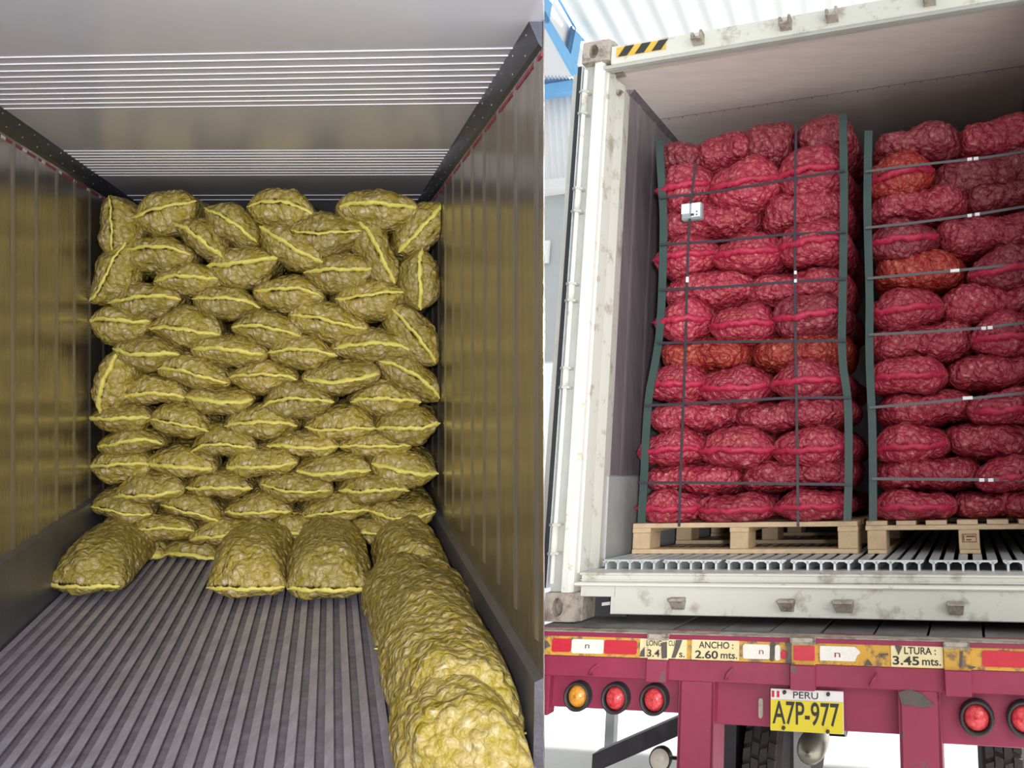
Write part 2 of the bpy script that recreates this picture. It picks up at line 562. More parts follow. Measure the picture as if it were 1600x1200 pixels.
# aluminium T-bar floor
b = MB(FL)
b.cur = 1
fl = [(XL, DB, ZF - .03), (XR, DB, ZF - .03), (XR, -.2, ZF - .03), (-.10, -.1, ZF - .03), (0.0, 0.05, ZF - .03), (0.655, D0, ZF - .03), (XR, DR, ZF - .03), (XR, D1, ZF - .03), (XL, D1, ZF - .03)]
b.prism(fl, [(x, y, z - 0.03) for x, y, z in fl])
b.cur = 0
x = XL + .05
while x < XR - .05:
    d0 = DB if x < -.06 else max((x + .05) / .381, .06)
    b.box(x, x + .034, d0, D1, ZF - .006, ZF, 0.0015)
    b.box(x + .014, x + .02, d0, D1, ZF - .03, ZF - .006)
    x += .0685
structure(b.build('floor', ['lfloor', 'groove']))


# ------------------------------------------------------------------ sacks
def lumps(P, pitch, amp, rng, aniso=(1, 1, 1), strength=1.0):
    """rounded root bumps: displacement and a per-root tone for surface points P"""
    Q = P / np.array(aniso)
    n = len(Q)
    area = max(0.3, 2 * (np.ptp(Q[:, 0]) * np.ptp(Q[:, 1]) + np.ptp(Q[:, 2]) * (np.ptp(Q[:, 0]) + np.ptp(Q[:, 1]))))
    m = int(area / pitch ** 2 * .8)
    S = Q[rng.integers(0, n, m)] + rng.normal(0, pitch * .15, (m, 3))
    R = pitch * rng.uniform(.5, .85, m)
    d2 = (Q ** 2).sum(1)[:, None] + (S ** 2).sum(1)[None] - 2 * Q @ S.T
    h = 1 - np.maximum(d2, 0) / (R ** 2)[None]
    k = h.argmax(1)
    hm = np.maximum(h[np.arange(n), k], 0)
    tone = rng.uniform(0, 1, m)[k]
    return amp * 1.5 * hm ** .8 * strength, np.where(hm > .25, tone * .55 + .25 * hm, 0.0)


def grid_faces(ns, nt):
    f = []
    for i in range(ns - 1):
        for k in range(nt):
            a, c = i * nt + k, i * nt + (k + 1) % nt
            f.append((a, c, c + nt, a + nt))
    f.append(tuple(range(nt)))
    f.append(tuple(range(ns * nt - 1, (ns - 1) * nt - 1, -1)))
    return f


def normals(V, ns, nt):
    G = V.reshape(ns, nt, 3)
    ds = np.gradient(G, axis=0)
    dt = (np.roll(G, -1, 1) - np.roll(G, 1, 1)) / 2
    n = np.cross(ds, dt)
    n /= np.linalg.norm(n, axis=2, keepdims=True) + 1e-9
    return n.reshape(-1, 3)


def sack_end(W, up, dn, L, curve, rng, pitch=.036, amp=.010, ns=44, nt=84, lens=1.3, finw=.03, lean=0.0, sharp=.16):
    """a sack lying into the pile with its sewn mouth towards the viewer.
    returns body verts, faces, lump tone, and seam strip verts, faces (x across, y into the pile, z up)"""
    u = np.linspace(0, 1, ns)
    s = u ** 1.5
    y = s * L
    hw = W / 2 * (0.93 + 0.07 * np.sin(np.pi * np.clip(s, 0, 1))) * np.minimum(1, (1.003 - s) * 9) ** .5
    rise = np.sqrt(np.maximum(0, 1 - (1 - np.minimum(s / sharp, 1)) ** 2))
    fall = np.sqrt(np.maximum(0, 1 - np.clip((s - .8) / .2, 0, 1) ** 2))
    t = np.maximum(rise * fall, 0.03)
    th = np.linspace(0, 2 * np.pi, nt, endpoint=False)
    ct, st = np.cos(th), np.sin(th)
    ex = lens - (lens - 1.0) * np.clip(s / .5, 0, 1)
    V = np.zeros((ns, nt, 3))
    xs = np.sign(ct) * np.abs(ct) ** .92
    V[:, :, 0] = hw[:, None] * xs[None]
    V[:, :, 1] = y[:, None]
    zz = np.sign(st)[None] * np.abs(st)[None] ** ex[:, None]
    V[:, :, 2] = t[:, None] * np.where(zz > 0, zz * up, zz * dn)
    # the mouth end bows forward in the middle
    V[:, :, 1] -= (0.05 * (1 - (V[:, :, 0] / (W / 2)) ** 2)) * np.exp(-s * 5)[:, None]
    P = V.reshape(-1, 3)
    n = normals(P, ns, nt)
    if (n[:, 2] * P[:, 2]).sum() < 0: n = -n
    d, tone = lumps(P, pitch, amp, rng)
    fade = np.repeat(np.clip(s * 30, 0, 1), nt)
    # broad unevenness
    ph = rng.uniform(0, 6.28, 4)
    broad = .010 * np.sin(P[:, 0] * 13 + ph[0]) * np.sin(P[:, 1] * 9 + ph[1]) + .007 * np.sin(P[:, 0] * 27 + ph[2] + P[:, 1] * 11)
    P = P + n * ((d + broad) * fade)[:, None]
    k = curve(P[:, 0] / (W / 2)) * np.exp(-np.repeat(s, nt) * 1.6)
    P[:, 2] += k
    # seam tape: a folded flap standing off the mouth, drooping a little
    m = 40
    xt = np.linspace(-1.03, 1.03, m)
    wob = .0035 * np.sin(xt * 9 + ph[0]) + .002 * np.sin(xt * 23 + ph[1])
    x = xt * hw[0] * 1.0
    z0 = curve(xt) + wob
    y0 = -0.05 * (1 - np.clip(xt, -1, 1) ** 2)
    wd = finw * (0.75 + .25 * np.sin(xt * 5 + ph[3]) ** 2)
    th_ = .0025
    sgn = -1 if lean < 0 else 1
    jag1 = rng.uniform(-.22, .3, m); jag2 = rng.uniform(-.25, .25, m)
    tip = np.clip((1.03 - np.abs(xt)) / .10, .25, 1)
    sec = [(-.016, .5, 1), (-.013, .5, 1), (-.009, .1, 0), (.000, -.5, 2), (-.005, -.52, 2), (-.017, -.1, 0)]
    sv = []
    for j in range(m):
        for (yy, zf, e_) in sec:
            k_ = (1, 1 + jag1[j], 1 + jag2[j])[e_]
            sv.append((x[j], y0[j] + yy, z0[j] + zf * wd[j] * k_ * tip[j] * sgn))
    nk = len(sec)
    sf = []
    for j in range(m - 1):
        for k_ in range(nk):
            a, c = j * nk + k_, j * nk + (k_ + 1) % nk
            sf.append((a, c, c + nk, a + nk))
    sf.append(tuple(range(nk)))
    sf.append(tuple(range(m * nk - 1, (m - 1) * nk - 1, -1)))
    return P, grid_faces(ns, nt), tone, np.array(sv), sf


def sack_long(W, H, Dp, rng, pitch=.03, amp=.008, ns=74, nt=64, dn_mul=1.0):
    """a sack lying across the pile, its long side towards the viewer (x along the sack)"""
    u = np.linspace(-1, 1, ns)
    x = np.sin(u * np.pi / 2) * W / 2
    q = np.abs(x / (W / 2))
    t = np.maximum((1 - q ** 4.5), 0) ** .55
    t = np.maximum(t, .04)
    th = np.linspace(0, 2 * np.pi, nt, endpoint=False)
    ct, st = np.cos(th), np.sin(th)
    V = np.zeros((ns, nt, 3))
    V[:, :, 0] = x[:, None]
    V[:, :, 1] = (np.sign(ct) * np.abs(ct) ** .75)[None] * Dp / 2 * (t[:, None] ** .7) + Dp / 2
    V[:, :, 2] = (np.sign(st) * np.abs(st) ** .8)[None] * H / 2 * t[:, None]
    P = V.reshape(-1, 3)
    n = normals(P, ns, nt)
    if (n[:, 2] * P[:, 2]).sum() < 0: n = -n
    d, tone = lumps(P, pitch, amp, rng)
    ph = rng.uniform(0, 6.28, 4)
    broad = .008 * np.sin(P[:, 0] * 14 + ph[0]) + .006 * np.sin(P[:, 0] * 25 + ph[2] + P[:, 2] * 20)
    P = P + n * (d + broad)[:, None]
    P[:, 2] += .010 * np.sin(P[:, 0] * 5 + ph[1])
    return P, grid_faces(ns, nt), tone


def place(P, ang, pos):
    c, s = math.cos(ang), math.sin(ang)
    Q = np.array(P, float)
    return np.stack([Q[:, 0] * c - Q[:, 2] * s + pos[0], Q[:, 1] + pos[1], Q[:, 0] * s + Q[:, 2] * c + pos[2]], 1)


def squash(Q, lim):
    """a sack goes flat where it meets a wall, a floor or a pallet"""
    if lim:
        Q[:, 0] = np.clip(Q[:, 0], lim[0], lim[1])
        Q[:, 2] = np.maximum(Q[:, 2], lim[2])
    return Q


def put_sack(frame, parts, ang, pos, body_mat, seam_mat, name, label, group, lim=None):
    P, F, tone = parts[:3]
    o = link_mesh(name, frame(squash(place(P, ang, pos), lim)), F, body_mat, None, True, None, tone)
    tag(o, label, 'sack', group)
    if len(parts) > 3:
        link_mesh('seam', frame(squash(place(parts[3], ang, pos), lim)), parts[4], seam_mat, o, True)
    return o


# seam start x,y -> end x,y | bow of the seam upward at the middle | extent above and below the seam | where it is
Y = [
 (172,306,174,402, 6,44,24, 'upright in the top left corner, seam running down it'),
 (206,342,308,315, 2,31,38, 'near the top left corner, seam rising to the right'),
 (319,325,402,380, 5,30,24, 'tilted down to the right, just left of the raised top one'),
 (271,349,348,402, 3,33,16, 'small and tilted, below the gap between the second and third top sacks'),
 (193,392,300,399, 8,26,34, 'under the second top sack, seam nearly level'),
 (200,376,141,472, 3,-1,-1, 'leaning against the left wall with its lower tip poking towards the wall'),
 (242,440,346,436, 5,28,25, 'fourth layer from the top, left of centre, seam straight'),
 (323,416,436,402, -3,24,40, 'wide one left of centre whose seam rises to its right tip'),
 (170,474,284,467, 6,28,30, 'lying just below the leaning sack at the left wall'),
 (300,466,408,480, 7,22,26, 'with a slightly sagging right tip, left of centre under the wide sack'),
 (386,322,494,338, 12,35,30, 'the highest one at the top middle, seam arched'),
 (405,355,505,410, -4,26,30, 'sloping steeply down to the right below the highest sack'),
 (455,360,565,362, -5,32,36, 'with a sagging seam, third from the right at the top'),
 (530,323,650,325, 3,30,35, 'large and round at the top right, seam level'),
 (560,345,617,443, 2,28,32, 'steep diagonal one right of centre near the top'),
 (697,315,621,395, 0,-1,-1, 'in the top right corner with a pointed tip at the wall'),
 (659,388,656,485, -3,31,30, 'upright against the right wall, seam vertical'),
 (474,427,584,420, 1,28,36, 'right of centre, seam level with a lifted right tip'),
 (398,455,503,464, 8,28,32, 'centre, below the steep sloping sack, seam gently arched'),
 (523,468,640,456, 2,24,38, 'below the steep diagonal sack, seam rising to the right'),
 (136,502,236,503, 2,19,36, 'touching the left wall, just under mid upper height'),
 (233,512,345,523, 3,38,26, 'plump, second from the left at the sixth layer'),
 (362,512,471,525, 7,32,28, 'third from the left at the sixth layer, seam stepping down'),
 (453,493,573,514, 2,30,30, 'centre right with a broad light seam sloping down'),
 (522,543,643,546, 9,31,25, 'large and plump right of centre, seam arched'),
 (612,482,681,567, 2,34,34, 'steep diagonal one against the right wall at mid height'),
 (177,545,282,553, -5,22,28, 'with a sagging seam above the second upright sack at the left wall'),
 (302,546,413,554, 4,26,24, 'seventh layer, left of centre, seam nearly level'),
 (418,552,528,557, 9,26,24, 'seventh layer, centre, seam arched over the middle'),
 (189,545,156,645, -5,-2,-1, 'upright against the left wall at mid height'),
 (247,576,357,598, 4,33,19, 'eighth layer, seam sloping down to the right'),
 (358,589,465,592, 6,24,26, 'eighth layer, centre left, small gaps at both tips'),
 (475,591,593,584, -7,26,28, 'eighth layer, right of centre, seam dipping in the middle'),
 (592,563,687,622, 10,30,26, 'hanging its right tip down the right wall'),
 (184,624,290,621, 9,37,13, 'wide flat-bottomed one beside the mid-height upright sack'),
 (290,620,396,624, -4,16,28, 'ninth layer, left of centre, seam dipping'),
 (410,634,523,627, 9,32,28, 'ninth layer, centre, seam thin and arched'),
 (547,627,658,627, 5,29,24, 'ninth layer, second from the right wall, oval'),
 (137,652,235,653, 0,18,24, 'half hidden below the mid-height upright sack at the left wall'),
 (236,655,328,673, 3,30,20, 'tenth layer, second from the left, bright seam tip low on its right'),
 (351,664,465,664, 7,28,24, 'tenth layer, centre left, seam level'),
 (476,668,590,670, 0,34,20, 'tenth layer, centre right, seam low on the sack'),
 (587,669,688,660, -3,26,30, 'tenth layer, rounded end against the right wall'),
 (154,698,255,692, 8,22,20, 'eleventh layer, at the left wall with a white thread at its tip'),
 (296,706,400,700, 11,36,16, 'eleventh layer, left of centre, seam humped'),
 (417,695,530,697, 0,18,18, 'eleventh layer, flat one at the centre'),
 (530,697,645,695, 1,22,22, 'eleventh layer, flat one right of centre'),
 (138,728,237,726, 4,22,32, 'twelfth layer, rounded end at the left wall'),
 (232,724,333,732, 2,28,20, 'twelfth layer, second from the left'),
 (354,731,465,722, -1,26,20, 'twelfth layer, centre left, seam slightly rising'),
 (463,736,580,734, -1,24,18, 'twelfth layer, flat one right of centre'),
 (580,723,685,740, -2,26,32, 'twelfth layer, paler pinkish one at the right wall'),
 (178,776,285,765, -1,32,18, 'thirteenth layer, leftmost, long and low'),
 (290,763,396,763, 4,26,18, 'thirteenth layer, second from the left'),
 (408,756,517,766, -4,26,26, 'thirteenth layer, centre, seam dipping'),
 (528,766,640,765, 2,25,24, 'thirteenth layer, right of centre'),
 (142,792,238,802, 0,24,20, 'fourteenth layer, touching the left kick plate'),
 (252,787,350,818, 5,28,10, 'fourteenth layer, seam running down to a dangling right tip'),
 (352,800,455,799, 2,26,16, 'fourteenth layer, centre left'),
 (475,806,580,797, 5,28,18, 'fourteenth layer, right of centre'),
 (576,797,680,799, -9,16,34, 'fourteenth layer, rounded end above the right kick plate'),
 (193,829,305,829, 8,20,22, 'second layer from the floor, leftmost'),
 (298,842,405,832, 3,22,16, 'second layer from the floor, second from the left'),
 (410,831,518,837, 4,26,16, 'second layer from the floor, behind the two middle floor sacks'),
 (518,837,638,834, 7,18,20, 'second layer from the floor, rightmost'),
 (196,850,255,869, -2,18,8, 'bottom layer, squeezed behind the left floor sack'),
 (256,865,360,873, 6,22,8, 'bottom layer, exposed between the left and middle floor sacks'),
]
S0 = 3.62 / 867
for i, (x1, y1, x2, y2, bow, up, dn, where) in enumerate(Y):
    if up < 0:
        if up == -1 and x1 == 200: up, dn = 40, 24
        elif up == -2: up, dn = 38, 24
        else: up, dn = 30, 30
    rng = np.random.default_rng(100 + i)
    D = 3.62 + float(rng.uniform(-.025, .03))
    if dn <= 10: D += .03
    s = D / 867
    p1, p2 = L_at(x1, y1, D), L_at(x2, y2, D)
    W = float(np.hypot(p2[0] - p1[0], p2[2] - p1[2]))
    ang = math.atan2(p2[2] - p1[2], p2[0] - p1[0])
    a, c3 = bow * s, float(rng.uniform(-1, 1)) * 2.2 * s
    curve = lambda x, a=a, c3=c3: a * (1 - x ** 2) + c3 * np.sin(np.pi * x)
    parts = sack_end(W * 1.04, up * s - a * .5, dn * s + a * .5, 0.60, curve, rng, lean=1 if rng.random() < .7 else -1,
                     finw=.022 + .011 * rng.random())
    put_sack(FL, parts, ang, (p1 + p2) / 2, 'yel', 'yseam', 'mesh_sack',
             'stacked yellow sack ' + where, 'yellow sacks stacked across the container',
             (XL + .004, XR - .004, ZF + .004))

# sacks lying loose on the floor: mouth centre (X, D, Z), width, height, length, yaw towards the pile
def floor_sack(X, D, W, H, L, yaw, seed, label, bow=.012, tilt=0.0, sharp=.22, zb=None):
    rng = np.random.default_rng(seed)
    curve = lambda x: bow * (1 - x ** 2)
    P, F, tone, SV, SF = sack_end(W, H * .72, H * .28, L, curve, rng, pitch=.042, amp=.010, ns=60, nt=110, lens=1.1, finw=.03, sharp=sharp)
    zf = ZF
    def tr(Q):
        Q = np.array(Q, float)
        c, s = math.cos(yaw), math.sin(yaw)
        x = Q[:, 0] * c + Q[:, 1] * s
        y = -Q[:, 0] * s + Q[:, 1] * c
        z = Q[:, 2] + H * .28 + Q[:, 1] * tilt
        return np.stack([x + X, y + D, np.maximum(z, 0.001) + zf + (zb or 0)], 1)
    o = link_mesh('mesh_sack', FL(tr(P)), F, 'yel', None, True, None, tone)
    tag(o, label, 'sack', 'yellow sacks lying on the floor')
    link_mesh('seam', FL(tr(SV)), SF, 'yseam', o, True)
    return o


def X_(u, D): return (u - 517) / 867 * D


floor_sack(X_(131, 3.10), 3.10, .44, .27, .66, 0.02, 1, 'yellow mesh sack lying alone on the metal floor by the left wall')
floor_sack(X_(384, 3.06), 3.06, .45, .29, .60, 0.0, 2, 'yellow mesh sack on the floor, left of the two side by side in the middle')
floor_sack(X_(513, 3.04), 3.04, .47, .30, .62, 0.0, 3, 'yellow mesh sack on the floor, right of the two side by side in the middle')
floor_sack(.475, 3.02, .42, .30, .66, 0.0, 4, 'yellow mesh sack at the far end of the row along the right wall', sharp=.14)
floor_sack(.445, 2.46, .53, .30, .66, 0.0, 5, 'yellow mesh sack second from the far end of the row along the right wall', tilt=-.03, sharp=.12)
floor_sack(.45, 1.93, .47, .32, .64, 0.0, 6, 'big yellow mesh sack in the row along the right wall, nearest but one', sharp=.12)
floor_sack(.43, 1.75, .44, .27, .30, 0.0, 7, 'end of the nearest yellow sack by the right wall, cut off at the bottom', sharp=.2)

# ================================================================== RIGHT: CONTAINER
Yb = 0.1                                   # where the T-bar floor ends
cont = empty('refrigerated_container', FR([(1.2, 0.3, 0)])[0],
             'open off-white refrigerated container on the maroon trailer, loaded with pallets of red sacks', 'shipping container')


def oval_plate(b, x0, x1, z0, z1, y0, y1, cx, cz, ra, rb, n=28):
    """block with an oval hole through its front"""
    outer, inner = [], []
    for k in range(n):
        t = 2 * math.pi * k / n
        c, s = math.cos(t), math.sin(t)
        m = 1 / max(abs(c) / ((x1 - x0) / 2), abs(s) / ((z1 - z0) / 2))
        outer.append(((x0 + x1) / 2 + c * m, (z0 + z1) / 2 + s * m))
        inner.append((cx + ra * c, cz + rb * s))
    vs = [(p[0], y0, p[1]) for p in outer] + [(p[0], y0, p[1]) for p in inner] + [(p[0], y1, p[1]) for p in outer] + [(p[0], y1, p[1]) for p in inner]
    fs = []
    for k in range(n):
        j = (k + 1) % n
        fs += [(k, j, n + j, n + k), (2 * n + k, 3 * n + k, 3 * n + j, 2 * n + j), (k, 2 * n + k, 2 * n + j, j),
               (n + k, n + j, 3 * n + j, 3 * n + k)]
    b.add(vs, fs)


for z0, z1, nm in ((0.0, .122, 'low'), (2.776, 2.896, 'high')):
    b = MB(FR)
    oval_plate(b, 0.0, .150, z0, z1, -.012, .012, .066, (z0 + z1) / 2, .026, .040)
    b.box(.128, .170, .012, .12, z0, z1)
    b.box(0, .128, .06, .12, z0, z1)
    b.prism([(.150, -.012, z0), (.172, .014, z0), (.150, .014, z0)], [(.150, -.012, z1), (.172, .014, z1), (.150, .014, z1)])
    b.box(0, .128, .012, .06, z0, z0 + .012)
    b.box(0, .128, .012, .06, z1 - .012, z1)
    o = b.build('corner_casting', 'cast', cont)
    o['label'] = 'worn steel corner casting with oval hole'
    b = MB(FR)
    b.lathe((.075, .03, (z0 + z1) / 2 - .002), [(0, .012), (.004, .013), (.02, .013)], 14)
    b.build('casting_pin', 'cbright', o)
# left post: profile pieces running up
b = MB(FR)
def col(prof, z0, z1):
    b.prism([(x, y, z0) for x, y in prof], [(x, y, z1) for x, y in prof])
col([(.0, .02), (.062, .02), (.062, .1), (.0, .1)], .122, 2.776)
b.build('corner_post', 'cgrey', cont)
b = MB(FR)
col([(.062, .018), (.070, .0), (.108, -.004), (.122, .012), (.122, .1), (.062, .1)], .122, 2.776)
b.build('post_ridge', 'cbright', cont)
b = MB(FR)
col([(.115, .03), (.130, .035), (.138, .09), (.115, .1)], .2, 2.74)
col([(.110, .1), (.134, .095), (.150, .14), (.110, .15)], .2, 2.74)
col([(.110, .15), (.143, .145), (.122, .225), (.110, .225)], .2, 2.74)
b.build('door_jamb', 'cpaint', cont)
b = MB(FR)
b.sweep([(.020, .0, .16), (.020, .0, 2.74)], .010, 10)
b.build('hinge_rod', 'cbright', cont, True)
for u, v0, v1 in ((913, 143, 176), (897, 295, 330), (880, 444, 470), (866, 576, 606), (856, 820, 865)):
    for v in (v0, v1):
        x, z = rx(u, v, -.01), rz(u, v, -.01)
        b = MB(FR)
        b.prism([(-.004, .03, z - .006), (.046, .03, z - .006), (.046, -.004, z - .006), (.02, -.022, z - .006), (-.004, -.012, z - .006)],
                [(-.004, .03, z + .006), (.046, .03, z + .006), (.046, -.004, z + .006), (.02, -.022, z + .006), (-.004, -.012, z + .006)])
        b.build('hinge_lug', 'cgrey', cont)
    b = MB(FR)
    za, zb = rz(u, v1, -.01), rz(u, v0, -.01)
    b.sweep([(.020, .0, za), (.020, .0, zb)], .0155, 12)
    b.build('hinge_barrel', 'cpaint', cont, True)
# opened door folded back along the side, seen on its edge
b = MB(FR)
b.box(-.075, -.02, .02, 1.15, .14, 2.75, .004)
dr = b.build('container_door', 'cgrey', cont)
b = MB(FR)
b.box(-.030, -.006, -.004, .03, .14, 2.77, .003)
b.build('door_gasket', 'gasket', dr)
b = MB(FR)
b.box(-.006, .000, -.002, .03, .14, 2.77)
b.build('gasket_retainer', 'tbar', dr)
# header
b = MB(FR)
b.prism([(.165, .0, 2.752), (.165, -.004, 2.76), (.165, -.004, 2.852), (.165, .004, 2.858), (.165, .045, 2.858), (.165, .045, 2.752)],
        [(2.6, .0, 2.752), (2.6, -.004, 2.76), (2.6, -.004, 2.852), (2.6, .004, 2.858), (2.6, .045, 2.858), (2.6, .045, 2.752)])
hd = b.build('header_beam', 'cpaint', cont)
b = MB(FR)
b.box(.10, 2.6, .004, .022, 2.735, 2.753)
b.box(.10, 2.6, .024, .046, 2.744, 2.753)
b.build('header_gasket', 'cgrey', hd)
b = MB(FR)
b.cur = 0
xa, xb = .195, .475
b.box(xa, xb, -.0065, -.0045, 2.784, 2.84)
b.cur = 1
for k in range(3):
    c = xa + .012 + k * .095
    w_ = .05
    b.prism([(c, -.0085, 2.785), (c + w_, -.0085, 2.785), (c + w_ + .038, -.0085, 2.839), (c + .038, -.0085, 2.839)],
            [(c, -.0065, 2.785), (c + w_, -.0065, 2.785), (c + w_ + .038, -.0065, 2.839), (c + .038, -.0065, 2.839)])
b.build('hazard_sticker', ['hazy', 'hazk'], hd)
for u, v in ((1090, 66), (1227, 47), (1300, 37), (1453, 14)):
    x = rx(u, v, -.02)
    b = MB(FR)
    z = 2.79
    b.prism([(x - .03, -.004, z - .018), (x + .03, -.004, z - .018), (x + .022, -.04, z - .006), (x - .022, -.04, z - .006)],
            [(x - .03, -.004, z + .004), (x + .03, -.004, z + .004), (x + .022, -.04, z + .004), (x - .022, -.04, z + .004)])
    b.box(x - .03, x - .016, -.04, -.004, z - .004, z + .034, .003)
    b.box(x + .016, x + .03, -.04, -.004, z - .004, z + .042, .003)
    b.build('keeper_bracket', 'cast', hd)
# sill
b = MB(FR)
b.box(.33, 2.6, .0, .05, .033, .155, .004)
b.box(.165, .34, .0, .05, .105, .155, .003)
b.box(.315, .335, .0, .05, .033, .11, .003)
sl = b.build('sill_beam', 'cpaint', cont)
b = MB(FR)
b.box(.14, 2.6, -.016, .05, .152, .168, .005)
b.build('sill_lip', 'cbright', sl)
b = MB(FR)
b.box(.16, 2.6, .012, .08, .166, .196)
b.box(.16, 2.6, .004, .014, .174, .178)
b.box(.15, 2.6, .006, .11, .196, .207, .003)
b.build('threshold', 'cpaint', sl)
b = MB(FR)
b.box(.17, .33, .10, .12, 0.0, .10)
b.build('pocket_shade', 'hazk', sl)  # black plate in place of the shade inside the opening
b = MB(FR)
b.prism([(.225, .07, .052), (.315, .07, .062), (.32, .07, .078), (.225, .07, .066)], [(.225, .075, .052), (.315, .075, .062), (.32, .075, .078), (.225, .075, .066)])
b.build('pocket_plate', 'clip', sl)
for u in (1057, 1228, 1317, 1493):
    x = rx(u, 937, -.02)
    b = MB(FR)
    w_ = .042 if u == 1317 else .034
    b.box(x - w_, x + w_, -.036, .0, .096, .110, .003)
    b.prism([(x - w_, 0, .096), (x + w_, 0, .096), (x + w_ * .9, -.03, .096), (x - w_ * .9, -.03, .096)],
            [(x - w_ * .8, 0, .058), (x + w_ * .8, 0, .058), (x + w_ * .7, -.012, .062), (x - w_ * .7, -.012, .062)])
    b.build('keeper_bracket', 'cast', sl)
# interior
b = MB(FR)
b.box(.09, .122, .22, 3.2, .16, 2.80)
yy = .30
while yy < 3.1:
    b.prism([(.122, yy, .6), (.126, yy + .012, .6), (.126, yy + .03, .6), (.122, yy + .042, .6)],
            [(.122, yy, 2.79), (.126, yy + .012, 2.79), (.126, yy + .03, 2.79), (.122, yy + .042, 2.79)])
    yy += .16
b.build('wall_lining', 'lining', cont)
b = MB(FR)
b.prism([(.122, .2, .16), (.14, .2, .16), (.136, .2, .632), (.122, .2, .64)], [(.122, 3.2, .16), (.14, 3.2, .16), (.136, 3.2, .632), (.122, 3.2, .64)])
b.build('kick_panel', 'kickR', cont)
b = MB(FR)
b.box(2.318, 2.36, .0, 3.2, .0, 2.80)
b.build('wall_lining', 'lining', cont)
b = MB(FR)
b.box(.05, 2.45, 3.2, 3.25, 0, 2.85)
b.build('bulkhead', 'lining', cont)
b = MB(FR)
b.box(.10, 2.36, .045, 3.2, 2.785, 2.83)
cl = b.build('ceiling_lining', 'rceil', cont)
b = MB(FR)
b.box(.12, 2.32, .045, .06, 2.77, 2.786, .003)
b.box(.12, 2.32, .485, .488, 2.783, 2.786)
for k in range(24):
    b.box(.2 + k * .09, .206 + k * .09, .492, .498, 2.780, 2.786)
b.prism([(.12, .225, 2.75), (.15, .225, 2.786), (.12, .225, 2.786)], [(.12, 3.2, 2.75), (.15, 3.2, 2.786), (.12, 3.2, 2.786)])
b.build('ceiling_trim', 'lining', cl)
b = MB(FR)
b.box(.0, .09, .1, 3.2, .12, 2.80)
b.box(.0, 2.6, .12, 3.2, 2.83, 2.86)
b.build('outer_shell', 'cpaint', cont)
b = MB(FR)
b.sweep([(.128, .12, 2.70), (.155, .11, 2.68), (.150, .10, 2.665)], .008, 8)
b.sweep([(.152, .10, 2.662), (.152, .085, 2.662)], .014, 12)
b.build('drain_fitting', 'cast', cont, True)
# T-bar floor: groups of five bars on a drain pan
b = MB(FR)
b.cur = 1
b.box(.12, 2.33, Yb, 3.2, .17, .204)
b.cur = 0
pitch = .0672
n = 0
x = .215
while x < 2.33:
    k = n % 5
    # web
    b.box(x - .005, x + .005, Yb, 3.1, .204, .246)
    # top flange
    b.box(x - .020, x + .020, Yb + .012, 3.1, .243, .250, .001)
    # solid cross head joining the flanges at the front, open between groups
    if k < 4: b.box(x, x + pitch * .9, Yb, Yb + .014, .2425, .250)
    b.prism([(x - .020, Yb, .2435), (x - .005, Yb, .234), (x + .005, Yb, .234), (x + .020, Yb, .2435)],
            [(x - .020, Yb + .02, .2435), (x - .005, Yb + .02, .234), (x + .005, Yb + .02, .234), (x + .020, Yb + .02, .2435)])
    x += pitch * .9
    n += 1
b.cur = 0
b.box(.14, 2.33, Yb - .02, Yb + .03, .198, .208, .002)
b.build('t_bar_floor', ['tbar', 'tdark'], cont)

# ------------------------------------------------------------------ pallets
YP = .30
PZ0, PZ1 = .251, .399


def pallet_left():
    x0, x1 = .212, 1.365
    t = empty('pallet', FR([((x0 + x1) / 2, YP + .5, PZ0)])[0],
              'pale pine block pallet with a full-length bottom board, under the left stack of red sacks', 'pallet', 'pallets in the container')
    bw = .095
    for k, y in enumerate((YP, YP + .42, YP + .86)):
        b = MB(FR); b.box(x0, x1, y, y + .12, PZ1 - .024, PZ1, .002); b.build('deck_board', 'wood', t)
        b = MB(FR); b.box(x0, x1, y, y + .10, PZ0, PZ0 + .022, .002); b.build('bottom_board', 'wood', t)
        for xc in (x0, (x0 + x1) / 2 - bw / 2 - .01, x1 - bw):
            b = MB(FR); b.box(xc, xc + bw, y + .003, y + .1, PZ0 + .022, PZ1 - .046, .003); b.build('block', 'woodblock', t)
            b = MB(FR); b.box(xc - .001, xc + bw + .001, YP + .004, YP + .98, PZ1 - .046, PZ1 - .024); 
            if k == 0: b.build('stringer_board', 'wood', t)
    for y in (YP + .16, YP + .29, YP + .6, YP + .73):
        b = MB(FR); b.box(x0, x1, y, y + .09, PZ1 - .024, PZ1, .002); b.build('deck_board', 'wood', t)


